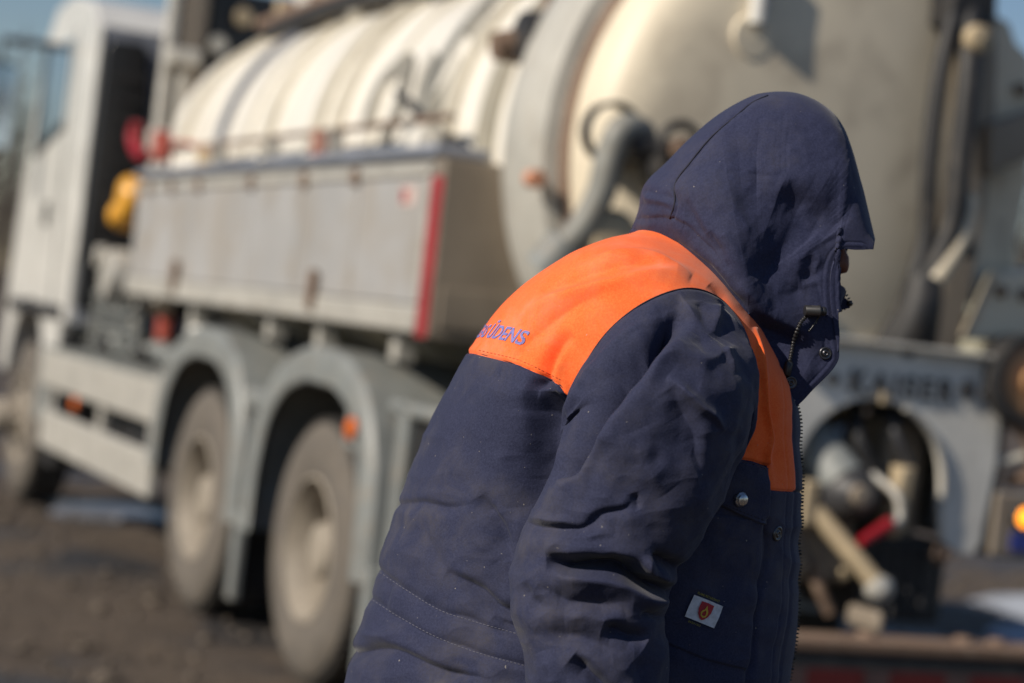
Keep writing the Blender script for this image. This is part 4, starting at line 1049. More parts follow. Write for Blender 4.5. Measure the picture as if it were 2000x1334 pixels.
MB().box(LX-0.008, LX-0.004, -0.70, -0.55, 1.885, 1.955).build('sticker', pmat('sticker_pale', (0.7, 0.55, 0.5), 0.5, dscale=30), truck)
MB().box(LX-0.0095, LX-0.0085, -0.62, -0.56, 1.895, 1.945).build('sticker_red', redm, truck)
for y in (2.4, 1.1, 0.4, -0.5): MB().box(0.05, 0.12, y-0.04, y+0.04, 1.32, 1.43).build('locker_bracket', alul, truck)

# ---- the tank
TC = (1.00, 2.13); TA, TB = 0.80, 0.87
def erings(prof, name, m, seg=128, parent=truck):
    """prof [(scale, y)] rings of the tank ellipse"""
    mb = MB(); V = []
    for s_, y in prof:
        for i in range(seg):
            a = 2*math.pi*i/seg; V.append((TC[0]+TA*s_*math.cos(a), y, TC[1]+TB*s_*math.sin(a)))
    F = [(k*seg+i, k*seg+(i+1) % seg, (k+1)*seg+(i+1) % seg, (k+1)*seg+i) for k in range(len(prof)-1) for i in range(seg)]
    return mb.add(V, F).build(name, m, parent, True)
erings([(0.0, 4.55), (0.3, 4.53), (0.6, 4.44), (0.82, 4.30), (0.95, 4.13), (1.0, 3.95), (1.0, -1.15)], 'tank_barrel', cream)
bandm = pmat('band_cream', (0.66, 0.61, 0.50), 0.45, dirt=(0.4, 0.35, 0.27), damt=0.4, dscale=4)
def band(y, w, h, name='tank_band', m=None, **k): return _band(y, w, h, name, m or bandm)
def _band(y, w, h, name, m): return erings([(1.0-0.001, y-w/2-0.004), (1+h, y-w/2), (1+h, y+w/2), (1.0-0.001, y+w/2+0.004)], name, m)
for y in (3.55, 1.95, 1.2, 0.92, -0.42): band(y, 0.10, 0.035)
band(2.78, 0.07, 0.04, 'tank_strap', pmat('strap_bluegrey', (0.17, 0.19, 0.24), 0.5, dscale=8))
band(2.3, 0.035, 0.018); band(0.45, 0.035, 0.015)
band(-0.12, 0.05, 0.028, 'tank_strap', pmat('strap_grey', (0.26, 0.26, 0.24), 0.5, dscale=8))
band(-0.80, 0.16, 0.02, 'tank_flange', pmat('flange_drab', (0.36, 0.33, 0.26), 0.55, dscale=5))
erings([(0.98, -1.14), (1.09, -1.15), (1.115, -1.18), (1.12, -1.30), (1.11, -1.42), (1.08, -1.46), (1.0, -1.47)], 'clamp_ring', greyp)
erings([(1.02, -1.46), (1.0, -1.52), (0.97, -1.53)], 'seal_ring', brownm)
erings([(0.99, -1.50), (1.0, -1.56), (0.985, -1.62), (0.96, -1.665), (0.92, -1.70), (0.86, -1.725), (0.75, -1.742), (0.5, -1.758), (0.25, -1.766), (0.0, -1.768)], 'rear_door', creamr)
def tsurf(a, y, lift=0.0): return np.array([TC[0]+(TA+lift)*math.cos(a), y, TC[1]+(TB+lift)*math.sin(a)])
def ang_w(w): return math.pi-math.asin((w-TC[1])/TB)     # left side
# big pale lettering wrapped on the side
def arcmark(yc, wc, r, t0, t1, th=0.05, name='tank_lettering'):
    V = []; n = 40
    for i in range(n+1):
        t = R(t0+(t1-t0)*i/n)
        for rr_ in (r-th, r+th):
            y, w = yc+rr_*math.cos(t)*1.0, wc+rr_*math.sin(t); V.append(tsurf(ang_w(w), y, 0.016))
    return MB().add(V, [(2*i, 2*i+1, 2*i+3, 2*i+2) for i in range(n)]).build(name, letg, truck, True)
arcmark(0.36, 2.33, 0.17, -30, 250); arcmark(-0.17, 2.46, 0.17, 170, 380); arcmark(-0.28, 2.78, 0.16, 160, 380)
# hardware on top
V = []; 
MB().curve([tsurf(R(118), 3.6, .10), tsurf(R(118), 2.4, .12), tsurf(R(116), 1.2, .1), tsurf(R(114), 0.0, .12), tsurf(R(112), -1.1, .1)], 0.035).build('top_rail', brownm, truck, True)
MB().curve([tsurf(R(124), 3.2, .06), tsurf(R(120), 2.0, .09), tsurf(R(123), 0.8, .06), tsurf(R(120), -0.6, .09)], 0.045).build('top_hose', dark, truck, True)
for y in (3.4, 2.6, 1.7, 0.9, 0.1, -0.7):
    MB().box(0.60, 0.68, y-0.05, y+0.05, 2.84, 3.12).build('rail_post', tanm, truck, bev=0.01)
MB().box(0.62, 1.3, -1.0, 3.3, 3.05, 3.09).build('walkway', brownm, truck)
MB().lathe([(0.0, 0.0), (0.22, 0.0), (0.22, 0.16), (0.26, 0.17), (0.26, 0.2), (0.0, 0.24)], 2, (0.9, 2.2, 2.95), 32).build('manhole', cream, truck, True)
MB().lathe([(0.10, 0.0), (0.11, 0.25), (0.16, 0.42), (0.14, 0.62), (0.0, 0.66)], 2, (0.70, 3.0, 2.78), 28).build('vent_dome', white, truck, True)
MB().lathe([(0.05, 0.0), (0.06, 0.25), (0.10, 0.34), (0.09, 0.42), (0.0, 0.45)], 2, (0.74, 2.45, 2.90), 24).build('vent_dome', white, truck, True)
# rail, hoses and fittings between tank and locker lid
MB().tube([(0.10, -0.7, 2.22), (0.10, 3.5, 2.22)], 0.014, 10).build('hand_rail', brownm, truck, True)
for y in (3.3, 2.4, 1.5, 0.6, -0.3): MB().box(0.07, 0.13, y-0.015, y+0.015, 2.10, 2.23).build('rail_stay', alul, truck)
MB().tube([(0.10, 0.82, 2.10), (0.10, 0.82, 2.23)], 0.035, 14).build('rust_cap', pmat('rust_pink', (0.45, 0.22, 0.17), 0.7, dscale=20), truck, True)
MB().tube([(0.20, 0.20, 2.37), (0.20, -0.30, 2.20)], [0.016, 0.03], 12).tube([(0.18, -0.32, 2.19), (0.18, -0.66, 2.11)], 0.024, 12).build('lever_arm', dark, truck, True)
MB().lathe([(0.0, -0.06), (0.06, -0.05), (0.08, 0.0), (0.06, 0.06), (0.0, 0.07)], 0, (0.18, -0.27, 2.17), 20).build('lever_hub', dark, truck, True)
MB().lathe([(0.0, -0.06), (0.07, -0.05), (0.07, 0.06), (0.0, 0.07)], 1, (0.13, -0.42, 2.14), 20).build('coupling_cap', cream, truck, True)
for i, (y, z) in enumerate(((2.95, 2.14), (2.7, 2.15), (3.2, 2.13))): MB().lathe([(0.0, -0.05), (0.075, -0.05), (0.075, 0.07), (0.0, 0.07)], 2, (0.14, y, z), 18).build('cap', (cream, tanm, cream)[i], truck, True)
MB().curve([(0.02, 3.4, 2.2), (0.05, 3.0, 2.24), (0.1, 2.6, 2.2)], 0.011).build('red_lead', redf, truck, True)
# ring lug, marker on ring, dome fittings
MB().lathe([(0.0, -0.09), (0.085, -0.08), (0.10, 0.0), (0.085, 0.07), (0.0, 0.08)], 0, (0.24, -1.10, 2.49), 22).build('clamp_lug', dark, truck, True)
MB().tube([(0.22, -1.02, 2.47), (0.10, -1.02, 2.45)], [0.07, 0.05], 16).build('lug_cap', brownm, truck, True)
MB().curve([(0.34, -0.98, 2.90), (0.28, -1.04, 2.70), (0.25, -1.08, 2.55)], 0.016).build('lug_rod', brownm, truck, True)
MB().lathe([(0.0, -0.03), (0.03, -0.025), (0.03, 0.03), (0.0, 0.04)], 1, (0.10, -1.50, 1.98), 18).build('ring_marker', pmat('peach_marker', (0.70, 0.33, 0.20), 0.5, dscale=20), truck, True)
MB().curve([(0.36, -1.74, 2.12), (0.30, -1.82, 2.15), (0.22, -1.85, 2.14), (0.195, -1.84, 2.04), (0.185, -1.83, 1.94), (0.15, -1.80, 1.83), (0.09, -1.75, 1.72)], 0.047, 20, 70).build('drain_pipe', pmat('pipe_grey', (0.27, 0.27, 0.245), 0.5, dirt=(0.25, 0.21, 0.16), damt=0.4, dscale=8), truck, True)
MB().lathe([(0.085, -0.02), (0.10, -0.02), (0.10, 0.03), (0.085, 0.03)], 1, (0.235, -1.76, 2.14), 26).build('pipe_flange', dark, truck, True)
MB().tube([(0.12, -1.78, 1.78), (0.07, -1.73, 1.68)], [0.066, 0.07], 20).build('pipe_cuff', fendg, truck, True)
vb = MB(); vb.tube([(0.26, -1.84, 2.10), (0.40, -1.86, 2.09)], 0.045, 16); vb.lathe([(0.0, -0.1), (0.065, -0.09), (0.08, 0), (0.065, 0.06), (0.0, 0.1)], 1, (0.39, -1.86, 2.04), 20)
vb.build('valve_body', dark, truck, True)
MB().lathe([(0.07, -0.012), (0.085, 0.0), (0.07, 0.012), (0.055, 0.0), (0.07, -0.012)], 1, (0.385, -1.95, 2.11), 26).build('valve_wheel', dark, truck, True)
MB().lathe([(0.0, -0.04), (0.04, -0.03), (0.04, 0.03)], 1, (0.385, -1.96, 2.10), 16).build('valve_cap', brownm, truck, True)
MB().lathe([(0.0, -0.05), (0.07, -0.045), (0.10, -0.01), (0.10, 0.03)], 1, (0.25, -1.80, 1.80), 24).build('inspection_plug', tanm, truck, True)
MB().tube([(0.70, -1.765, 2.80), (0.70, -1.775, 2.56)], [0.028, 0.03], 16).build('hinge_pin', white, truck, True)
MB().lathe([(0.0, -0.012), (0.07, -0.01), (0.085, 0.03)], 1, (0.70, -1.752, 2.52), 28).build('hinge_boss', creamr, truck, True)
# right-hand door stiffener, hinge brackets and hoses
MB().ext([(1.47, 1.45), (1.53, 1.9), (1.55, 2.3), (1.50, 2.8), (1.44, 3.2), (1.52, 3.2), (1.60, 2.8), (1.66, 2.3), (1.64, 1.9), (1.6, 1.45)], 1, -1.80, -1.5).build('door_stiffener', aluw, truck, bev=0.01)
MB().ext([(1.55, 2.75), (1.78, 2.62), (1.82, 2.36), (1.60, 2.30)], 1, -1.78, -1.70).build('hinge_bracket', creamr, truck, bev=0.012)
MB().ext([(1.60, 2.36), (1.84, 2.46), (1.84, 2.30), (1.62, 2.18)], 1, -1.84, -1.785).build('hinge_bracket', aluw, truck, bev=0.012)
MB().ext([(1.62, 2.2), (1.82, 2.22), (1.80, 1.9), (1.76, 1.75), (1.62, 1.75)], 1, -1.72, -1.6).build('hinge_bracket', creamr, truck, bev=0.012)
MB().ext([(1.60, 1.62), (1.70, 1.86), (1.93, 1.92), (1.95, 1.76), (1.84, 1.66)], 1, -1.86, -1.76).build('jaw_bracket', creamr, truck, bev=0.015)
MB().ext([(1.58, 2.78), (1.74, 2.74), (1.85, 2.55), (1.90, 2.2), (1.875, 1.98), (1.90, 1.80), (1.58, 1.80)], 1, -1.69, -1.66).build('hinge_plate', creamr, truck, bev=0.01)
for (x, z) in ((1.74, 2.50), (1.70, 1.80), (1.80, 1.80)): MB().lathe([(0.0, -0.025), (0.02, -0.024), (0.022, 0.0)], 1, (x, -1.86 if z < 2 else -1.79, z), 12).build('bracket_bolt', brownm, truck, True)
MB().box(1.38, 1.56, -1.86, -1.72, 2.66, 2.95).build('ram_head', dark, truck, bev=0.02)
for k, (pts, r, m) in enumerate((
    ([(1.60, -1.80, 2.85), (1.50, -1.86, 2.55), (1.48, -1.88, 2.2), (1.50, -1.88, 1.95), (1.46, -1.88, 1.75), (1.42, -1.84, 1.5)], 0.020, dark),
    ([(1.62, -1.80, 2.8), (1.58, -1.90, 2.5), (1.57, -1.92, 2.2), (1.57, -1.92, 2.0), (1.52, -1.90, 1.82), (1.43, -1.86, 1.62), (1.40, -1.80, 1.5)], 0.026, dark),
    ([(1.66, -1.78, 2.75), (1.62, -1.86, 2.6), (1.57, -1.92, 2.35), (1.60, -1.92, 2.05), (1.66, -1.90, 1.9)], 0.018, dark),
    ([(1.63, -1.9, 2.1), (1.60, -1.92, 1.95), (1.55, -1.92, 1.85), (1.50, -1.9, 1.75)], 0.024, creamr),
    ([(1.50, -1.9, 1.80), (1.47, -1.92, 1.68), (1.44, -1.88, 1.55), (1.43, -1.8, 1.45)], 0.040, dark),
    ([(1.55, -1.88, 1.95), (1.56, -1.88, 1.7), (1.58, -1.84, 1.5)], 0.018, dark))):
    MB().curve([(a_-0.13, b_, c_) for a_, b_, c_ in pts], r*1.55, 12, 40).build('hydraulic_hose', m, truck, True)
MB().lathe([(0.0, -0.03), (0.045, -0.02), (0.05, 0.02)], 1, (1.46, -1.92, 2.62), 16).build('hose_clip', tanm, truck, True)

# ---- rear frame with the maker's name (tail assembly hangs behind the tank door)
REAR = (0.9331, -0.1804, -0.5304, 0.1004)
PU = -1.50
outer = [(0.30, 0.86), (0.30, 1.565), (2.02, 1.565), (2.03, 1.2), (2.00, 0.90), (1.97, 0.86), (1.90, 0.865), (1.84, 0.90), (1.815, 0.96)]
ac = (1.50, 1.09); ar = 0.305
arcp = [(ac[0]+ar*math.cos(R(t)), ac[1]+ar*0.96*math.sin(R(t))) for t in range(-8, 189, 7)]
poly = outer+arcp+[(1.19, 0.86)]
MB().ext(poly, 1, PU-0.012, PU+0.02).build('rear_frame_plate', pmat('plate_pale', (0.80, 0.78, 0.72), 0.5, dirt=(0.35, 0.31, 0.26), damt=0.25, dscale=4), truck, bev=0.006)
lipP = [(1.815, 0.93)]+arcp[:12]; lp_ = np.array([(x, PU-0.02, z) for x, z in lipP])
MB().tube(lp_, 0.011, 10).build('cutout_lip', alul, truck, True)
MB().box(0.30, 2.02, PU-0.05, PU+0.3, 1.565, 1.59).build('frame_top_flange', alul, truck, bev=0.008)
MB().box(2.00, 2.03, PU+0.02, PU+0.4, 0.90, 1.56).build('frame_side_flange', greyp, truck, bev=0.005)
V, F = text_mesh('KAISER', 0.098, 0.0, 0.004, 0.0022, 1.28)
xw = V[:, 0].max(); sx = 0.445/xw
letters = [(1.365+v[0]*sx, PU-0.018-v[2], 1.402+v[1]*1.12) for v in V]
MB().add(letters, [f for f in F]).build('frame_lettering', letk, truck)
for x in (1.30, 1.22): MB().lathe([(0.0, -0.02), (0.020, -0.018), (0.022, 0)], 1, (x, PU-0.014, 1.44), 14).build('frame_bolt', letk, truck, True)
for x in (1.862, 1.955): MB().lathe([(0.0, -0.012), (0.028, -0.012), (0.034, -0.004), (0.034, 0)], 1, (x, PU-0.014, 1.452), 22).build('gauge', letk, truck, True)
MB().box(1.50, 1.53, PU-0.03, PU-0.012, 1.37, 1.41).build('brass_clip', tanm, truck, bev=0.004)
# inside and under the cut-out
MB().box(0.35, 1.95, -0.99, -0.95, 0.62, 1.12).build('bulkhead', dark, truck)
MB().box(1.54, 1.90, -1.46, -1.05, 0.60, 0.90).build('step_box', dark, truck, bev=0.02)
MB().box(1.62, 1.80, -1.40, -1.1, 0.88, 1.32).build('pump_leg', aluw, truck, bev=0.02)
MB().box(1.20, 1.50, -1.46, -1.05, 0.72, 0.98).build('pump_skid', aluw, truck, bev=0.02)
MB().tube([(1.32, -1.35, 1.24), (1.40, -1.5, 1.08)], [0.085, 0.09], 20).build('pump_housing', fendg, truck, True)
MB().lathe([(0.0, -0.10), (0.06, -0.09), (0.085, -0.04), (0.11, 0.0), (0.11, 0.12), (0.08, 0.2)], 1, (1.42, -1.52, 1.05), 26).build('coupling', letk, truck, True)
MB().lathe([(0.0, -0.02), (0.038, -0.015), (0.038, 0.02)], 1, (1.40, -1.63, 1.05), 20).build('coupling_plug', aluw, truck, True)
MB().lathe([(0.0, -0.04), (0.045, -0.04), (0.06, 0.0), (0.05, 0.04)], 1, (1.26, -1.40, 1.22), 20).build('gauge_glass', alul, truck, True)
MB().curve([(1.50, -1.52, 1.12), (1.56, -1.60, 1.06), (1.57, -1.62, 0.98), (1.52, -1.64, 0.96)], 0.016, 12).build('handle_shank', alul, truck, True)
MB().tube([(1.52, -1.64, 0.962), (1.38, -1.68, 0.895)], [0.026, 0.016], 14).build('red_handle', redm, truck, True)
MB().tube([(1.25, -1.45, 1.04), (1.51, -1.62, 0.745)], 0.035, 20).build('drain_tube', tanm, truck, True)
MB().lathe([(0.0, -0.04), (0.045, -0.02), (0.05, 0.02)], 1, (1.515, -1.63, 0.735), 18).build('tube_cap', alul, truck, True)
MB().ext([(1.60, 1.16), (1.66, 1.16), (1.645, 0.94), (1.60, 0.90), (1.57, 0.95)], 1, -1.56, -1.46).build('lug_plate', tanm, truck, bev=0.012)
MB().lathe([(0.0, -0.05), (0.02, -0.045), (0.035, 0.0), (0.02, 0.04)], 1, (1.80, -1.55, 0.86), 18).build('ball_knob', brownm, truck, True)
MB().box(1.405, 1.44, -1.8, -1.6, 0.60, 0.675).build('bumper_bracket', aluw, truck, bev=0.02)
MB().box(0.50, 0.60, -1.8, -1.5, 0.59, 0.74).build('bumper_bracket', tanm, truck, bev=0.02)
for i, (x, z, r) in enumerate(((1.24, 0.96, 0.03), (1.36, 0.80, 0.022), (1.47, 1.30, 0.025), (1.62, 1.33, 0.02))):
    MB().curve([(x, -1.15, z+0.1), (x+0.03, -1.35, z+0.06), (x-0.02, -1.48, z-0.05), (x+0.05, -1.50, z-0.18)], r).build('bay_hose', (dark, brownm, dark, letk)[i], truck, True)
for x in (1.22, 1.34, 1.46): MB().lathe([(0.0, -0.02), (0.018, -0.02), (0.022, 0.0)], 1, (x, -1.47, 0.76), 6).build('skid_bolt', tanm, truck)
MB().box(1.24, 1.30, -1.52, -1.42, 0.92, 1.08).build('bay_bracket', tanm, truck, bev=0.01)
for k in range(5): MB().tube([(1.56+0.06*k, -1.47, 0.62), (1.56+0.06*k, -1.47, 0.88)], 0.008, 8).build('step_rib', letk, truck, True)
# under-run bar with striped reflective tape
MB().box(0.02, 2.28, -1.96, -1.80, 0.555, 0.60).build('bumper_step', brownm, truck, bev=0.01)
MB().box(0.02, 2.28, -1.95, -1.83, 0.36, 0.552).build('under_run_bar', dark, truck, bev=0.012)
wtape = pmat('tape_white_dark', (0.075, 0.045, 0.045), 0.5, dscale=20); rtape = pmat('tape_red', (0.10, 0.008, 0.010), 0.4, dscale=20)  # both tape colours set very dark, the white one included
x = 0.10; k = 0
while x < 2.15:
    L_ = 0.22 if k % 2 == 0 else 0.10
    MB().ext([(x, 0.42), (x+L_-0.004, 0.42), (x+L_-0.004+0.0, 0.50), (x, 0.50)], 1, -1.956, -1.951).build('reflective_tape', rtape if k % 2 == 0 else wtape, truck); x += L_; k += 1
for x in (1.33, 1.72, 1.86): MB().lathe([(0.0, 0.02), (0.03, 0.015), (0.035, 0.0)], 2, (x, -1.86, 0.60), 12).build('step_bolt', brownm, truck, True)
# right-hand lamp cluster and reel
MB().box(2.04, 2.42, -1.52, -1.30, 0.86, 1.10).build('lamp_box', aluw, truck, bev=0.015)
lb = MB().lathe([(0.044, -0.0), (0.044, -0.02), (0.036, -0.03)], 1, (2.155, -1.52, 1.015), 24).build('indicator', dark, truck, True)
MB().lathe([(0.036, -0.02), (0.033, -0.035), (0.0, -0.045)], 1, (2.155, -1.52, 1.015), 24).build('lens', glow, lb, True)
MB().box(2.12, 2.30, -1.53, -1.522, 0.89, 0.96).build('blue_sticker', bluem, truck)
MB().box(2.04, 2.3, -1.2, -0.6, 0.9, 1.5).build('side_case', dark, truck, bev=0.03)
MB().lathe([(0.0, -0.06), (0.11, -0.06), (0.14, -0.05), (0.14, 0.05)], 1, (2.09, -1.52, 1.51), 36).lathe([(0.05, -0.09), (0.05, -0.06)], 1, (2.09, -1.52, 1.51), 20).build('hose_reel', copper, truck, True)
MB().lathe([(0.135, -0.08), (0.165, -0.08), (0.165, 0.06), (0.135, 0.06)], 1, (2.09, -1.515, 1.51), 36).build('reel_drum', dark, truck, True)
MB().curve([(2.08, -1.5, 1.36), (2.14, -1.54, 1.30), (2.2, -1.5, 1.18), (2.12, -1.46, 1.14)], 0.03).build('reel_hose', brownm, truck, True)
MB().tube([(2.05, -1.48, 1.20), (2.2, -1.5, 1.24)], 0.022, 12).build('rail_stub', greyp, truck, True)

REAR = (1.0, 0.0, 0.0, 0.0)
# ---- cab
wy, wz, wr_ = 6.42, 0.52, 0.66
prof = [(5.22, 1.20), (5.24, 3.04), (5.45, 3.20), (6.1, 3.30), (6.55, 3.26), (6.86, 3.05), (7.02, 2.5), (7.20, 1.9), (7.28, 1.3), (7.28, 0.80), (7.12, 0.78)]
prof += [(wy+wr_*math.cos(R(t))*1.02, wz+0.10+wr_*math.sin(R(t))*1.05) for t in range(15, 166, 10)]+[(5.72, 0.95), (5.42, 0.95), (5.40, 1.20)]
MB().ext(prof, 0, 0.02, 2.28).build('cab', white, truck, bev=0.02, seg=3)
MB().ext([(5.93, 2.44), (6.62, 2.30), (6.80, 2.34), (6.72, 2.92), (6.62, 3.0), (5.90, 3.0)], 0, 0.012, 0.019).build('side_window', glassm, truck, bev=0.002)
MB().ext([(5.91, 2.42), (6.82, 2.26), (6.82, 2.32), (6.62, 2.34), (5.93, 2.48)], 0, 0.004, 0.019).build('window_ledge', darkp, truck, bev=0.003)
MB().ext([(6.72, 2.30), (6.80, 2.30), (6.78, 2.98), (6.70, 3.0)], 0, 0.002, 0.0195).build('window_post', dark, truck)
MB().ext([(5.72, 1.25), (5.735, 1.25), (5.82, 3.06), (5.80, 3.06)], 0, 0.014, 0.02).build('door_seam', darkp, truck)
MB().box(0.0, 0.02, 6.10, 6.22, 1.80, 1.95).build('door_handle', dark, truck, bev=0.008)
MB().box(-0.01, 0.02, 5.35, 7.0, 1.22, 1.30).build('cab_sill', dark, truck, bev=0.01)
MB().box(0.04, 0.5, 5.30, 5.55, 0.30, 1.15).build('cab_step', dark, truck, bev=0.02)
MB().box(0.03, 0.3, 5.55, 5.95, 0.55, 1.10).build('step_well', fendg, truck, bev=0.02)
# back of the cab: tall dark intake in a pale surround
MB().ext([(0.055, 1.30), (0.06, 2.88), (0.09, 2.95), (0.29, 2.95), (0.335, 2.88), (0.37, 2.2), (0.36, 1.30)], 1, 5.10, 5.215).build('air_intake', darkp, truck, bev=0.02)
for i in range(11): MB().box(0.12, 0.34, 5.085, 5.098, 1.45+i*0.125, 1.50+i*0.125).build('intake_louvre', dark, truck)
cab_shade = pmat('cab_white_shaded', (0.36, 0.38, 0.43), 0.45, dscale=3)  # white cab paint, with the shade on the rear wall put into the colour
MB().box(0.06, 2.24, 5.19, 5.219, 1.20, 3.03).build('cab_rear_wall', cab_shade, truck)
MB().box(0.02, 0.05, 5.16, 5.218, 1.6, 3.02).build('side_fairing', white, truck, bev=0.012)
# between cab and tank: exhaust stack, filter housing
MB().tube([(0.30, 4.55, 1.2), (0.31, 4.55, 3.4)], 0.038, 18).build('exhaust_stack', alul, truck, True)
MB().box(0.35, 0.52, 4.52, 4.85, 1.3, 3.4).build('filter_housing', aluw, truck, bev=0.03)
MB().box(0.54, 1.6, 4.62, 5.0, 1.3, 3.3).build('hydraulic_tank', darkp, truck, bev=0.03)
MB().lathe([(0.0, -0.04), (0.05, -0.04), (0.06, 0.0), (0.06, 0.05)], 1, (0.60, 4.56, 2.95), 20).build('filler_cap', greyp, truck, True)
MB().lathe([(0.0, -0.04), (0.05, -0.04), (0.06, 0.0)], 1, (0.74, 4.58, 3.14), 20).build('filler_cap', tanm, truck, True)
MB().box(0.28, 0.46, 4.34, 4.50, 2.78, 2.88).build('stack_clamp', alul, truck, bev=0.02)
MB().tube([(0.38, 4.45, 1.4), (0.39, 4.45, 2.75)], 0.03, 14).build('intake_pipe', alul, truck, True)
# yellow canister and red couplings hung ahead of the locker
MB().lathe([(0.0, -0.10), (0.10, -0.10), (0.125, -0.07), (0.125, 0.05), (0.10, 0.08), (0.0, 0.08)], 0, (0.05, 3.80, 1.95), 28).lathe([(0.0, -0.12), (0.055, -0.10), (0.085, -0.05), (0.085, 0.02)], 0, (0.06, 4.02, 1.86), 20).build('yellow_canister', yel, truck, True)
MB().curve([(-0.02, 3.70, 2.36), (-0.03, 3.72, 2.28), (-0.02, 3.62, 2.20), (0.0, 3.50, 2.17)], 0.036, 14).build('red_coupling', redm, truck, True)
MB().tube([(0.02, 3.25, 2.15), (0.02, 3.27, 2.30)], 0.05, 16).build('red_coupling', redf, truck, True)
MB().box(0.0, 0.1, 3.38, 3.56, 2.20, 2.33).build('valve_block', greyp, truck, bev=0.02)
# mirror on its arm, beyond the left edge of the cab
MB().tube([(0.05, 6.35, 2.98), (-0.32, 6.5, 2.99)], 0.025, 10).tube([(-0.32, 6.5, 2.99), (-0.34, 6.5, 2.2)], 0.018, 10).build('mirror_arm', dark, truck, True)
MB().box(-0.42, -0.20, 6.50, 6.60, 2.25, 2.85).build('mirror', dark, truck, bev=0.04)
MB().box(-0.40, -0.22, 6.485, 6.498, 2.28, 2.82).build('mirror_glass', glassm, truck)

# ================================================================== GROUND AND FAR SURROUNDINGS
t = NT('muddy_gravel'); co = objco(t)
n1 = noise(t, 0.7, 6, 0.6, co); n2 = noise(t, 7, 6, 0.7, co); n3 = noise(t, 45, 5, 0.75, co)
c = mix(t, ramp(t, n2, [(0.35, (0, 0, 0)), (0.65, (1, 1, 1))]), (0.062, 0.045, 0.032), (0.115, 0.085, 0.06))
c = mix(t, ramp(t, n3, [(0.55, (0, 0, 0)), (0.72, (1, 1, 1))]), c, (0.19, 0.15, 0.115))
wet = ramp(t, n1, [(0.5, (0, 0, 0)), (0.6, (1, 1, 1))])
c = mix(t, wet, c, (0.045, 0.042, 0.042)); t.l(c, t.b.inputs['Base Color'])
mr = t.n('MapRange'); mr.inputs[3].default_value = 0.9; mr.inputs[4].default_value = 0.45; t.l(wet, mr.inputs[0]); t.l(mr.outputs[0], t.b.inputs['Roughness'])
bump(t, n3, 0.8, 0.02); mud = t.m
# graded sheet: fine near the truck, coarse towards the horizon
xs = np.unique(np.r_[np.linspace(-400, -12, 18), np.linspace(-12, 14, 180), np.linspace(14, 400, 18)])
ys = np.unique(np.r_[np.linspace(-30, -2, 8), np.linspace(-2, 20, 190), np.linspace(20, 60, 40), np.linspace(60, 1200, 30)])
X, Y = np.meshgrid(xs, ys); P = np.stack([X/1.6, Y/1.6, X*0], -1)
nearm = np.exp(-((X-1)/12)**2-((Y-8)/14)**2)
Zg = (0.030*fbm(P, 200, 4)+0.012*fbm(P*5, 210, 2))*nearm-0.03*nearm
fwv = np.array([-math.sin(TH), math.cos(TH)]); rtv = np.array([math.cos(TH), math.sin(TH)])
vloc = (X-T0[0])*rtv[0]+(Y-T0[1])*rtv[1]; uloc = (X-T0[0])*fwv[0]+(Y-T0[1])*fwv[1]
for vc_, amp_ in ((-1.35, 0.05), (-3.25, 0.05), (3.6, 0.05)):
    w_ = vloc-vc_-0.25*np.sin(uloc*0.22+vc_); Zg += nearm*(-amp_*np.exp(-(w_/0.17)**4)+0.028*np.exp(-((np.abs(w_)-0.25)/0.06)**2)+0.008*np.sin(uloc*42)*np.exp(-(w_/0.15)**4))
gv = np.stack([X, Y, Zg], -1).reshape(-1, 3)
gnd = mesh_obj('ground', gv, tri_grid(len(ys), len(xs), False), mud); gnd['kind'] = 'structure'
# loose stones
rs = np.random.RandomState(5); stones = MB(); 
ico = tv_; icf = tf_
small = bmesh.new(); bmesh.ops.create_icosphere(small, subdivisions=1, radius=1.0); sv = np.array([v.co[:] for v in small.verts]); sf = np.array([[v.index for v in f.verts] for f in small.faces]); small.free()
N_ = 9000; sx_ = rs.uniform(-5, 6, N_); sy_ = rs.uniform(4, 20, N_); sz = rs.lognormal(-4.3, 0.55, N_).clip(0.005, 0.05)
V = sv[None]*sz[:, None, None]*rs.uniform(0.6, 1.3, (N_, 1, 3))*np.array([1, 1, 0.65])+rs.normal(0, 0.12, (N_, len(sv), 3))*sz[:, None, None]
V += np.stack([sx_, sy_, sz*0.25-0.03], 1)[:, None]
F = (sf[None]+np.arange(N_)[:, None, None]*len(sv)).reshape(-1, 3)
stm = pmat('gravel_stone', (0.12, 0.095, 0.072), 0.85, dscale=25, dirt=(0.20, 0.165, 0.13), damt=0.4)
so_ = mesh_obj('gravel', V.reshape(-1, 3), F, stm, smooth=False); tag(so_, 'loose gravel stones scattered on the muddy ground', 'gravel', kind='stuff')
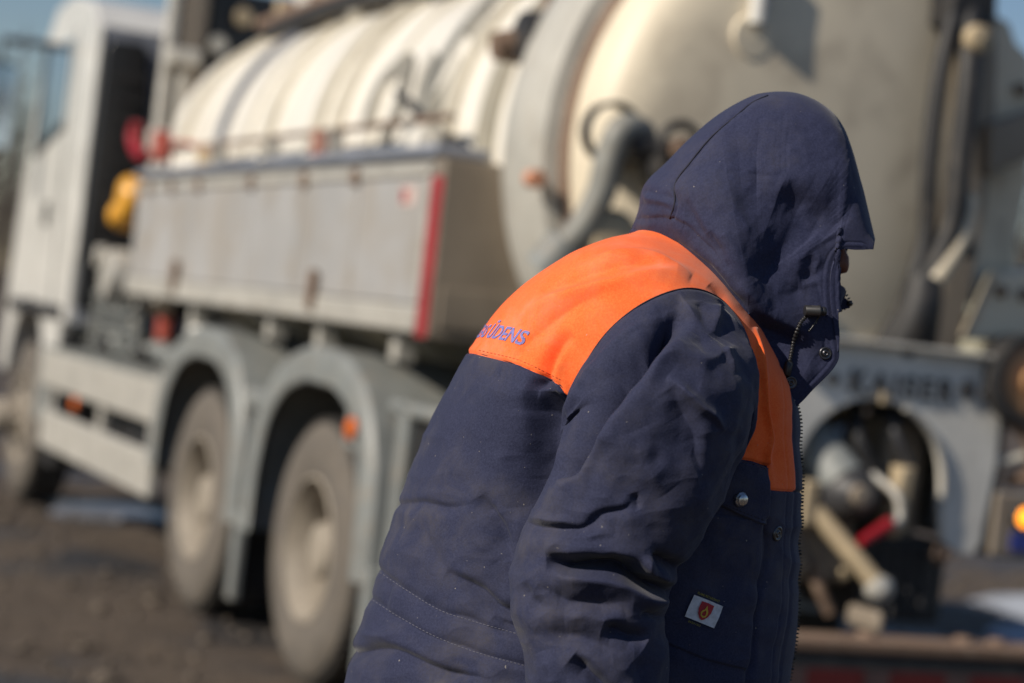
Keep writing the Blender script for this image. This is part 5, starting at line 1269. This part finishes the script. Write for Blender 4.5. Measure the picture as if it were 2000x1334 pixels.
# slush and ice
snowm = pmat('old_snow', (0.40, 0.43, 0.48), 0.6, dscale=2.5, dirt=(0.25, 0.23, 0.22), damt=0.4, bmp=0.4, bscale=30)
def patch_snow(cx, cy, rx, ry, h, seed, rot=0):
    n = 56; rings_ = 9; V = []
    for k in range(rings_+1):
        r_ = k/rings_
        for i in range(n):
            a = 2*math.pi*i/n; q = 1+0.35*float(vnoise(np.array([[math.cos(a)*1.6, math.sin(a)*1.6, seed]]), 7)[0])+0.15*float(vnoise(np.array([[math.cos(a)*5, math.sin(a)*5, seed]]), 9)[0])
            x, y = rx*r_*q*math.cos(a), ry*r_*q*math.sin(a); z = h*(1-r_**2.2)+0.02*float(vnoise(np.array([[x*3, y*3, seed]]), 3)[0])-0.015
            V.append((cx+x*math.cos(rot)-y*math.sin(rot), cy+x*math.sin(rot)+y*math.cos(rot), z if k < rings_ else -0.06))
    F = [(k*n+i, k*n+(i+1) % n, (k+1)*n+(i+1) % n, (k+1)*n+i) for k in range(rings_) for i in range(n)]
    return mesh_obj('snow_patch', V, F, snowm)
icem = pmat('wet_ice', (0.16, 0.17, 0.20), 0.25, dscale=2.5, dirt=(0.10, 0.09, 0.09), damt=0.5)
for (a, b, c, d) in ((-2.42, 14.2, 0.45, 0.6), (-3.4, 12.0, 0.25, 0.3)):
    s_ = patch_snow(a, b, c, d, 0.03, a, 0.5); s_['kind'] = 'structure'; s_.name = 'ice_patch'; s_.data.materials.clear(); s_.data.materials.append(icem)
for i, (a, b, c, d, e, f_) in enumerate(((5.6, 14.8, 2.2, 1.3, 0.18, 0.2), (3.7, 12.6, 0.8, 0.7, 0.10, 0), (-3.4, 10.6, 0.45, 0.25, 0.04, 0.3))):
    s_ = patch_snow(a, b, c, d, e, i*3.7, f_); s_['kind'] = 'structure'
# bare winter wood far off: many thin trunks and twigs, read as one mass
barkm = pmat('bare_twigs', (0.085, 0.070, 0.060), 0.9, dscale=1)
tw = MB(); V = []; F = []
for i in range(900):
    x = rs.uniform(-75, 90); y = rs.uniform(70, 100)+(abs(x) > 40)*4; h = rs.uniform(6, 11); lean = rs.normal(0, 0.5, 2)
    def sliver(p, q, w):
        b = len(V); V.extend([(p[0]-w, p[1], p[2]), (p[0]+w, p[1], p[2]), (p[0], p[1]+w, p[2]), (q[0], q[1], q[2])]); F.extend([(b, b+1, b+3), (b+1, b+2, b+3), (b+2, b, b+3)])
    top = (x+lean[0], y+lean[1], h); sliver((x, y, -0.2), top, 0.14)
    for k in range(26):
        t_ = rs.uniform(0.2, 0.95); p = (x+lean[0]*t_, y+lean[1]*t_, h*t_); a = rs.uniform(0, 6.283); L_ = rs.uniform(0.8, 2.6)*(1.15-t_); q = (p[0]+L_*math.cos(a), p[1]+L_*math.sin(a), p[2]+L_*rs.uniform(0.3, 1.1)); sliver(p, q, 0.055)
wood = mesh_obj('bare_wood', V, F, barkm, smooth=False); tag(wood, 'distant bare brown winter wood on the horizon', 'wood', kind='stuff')
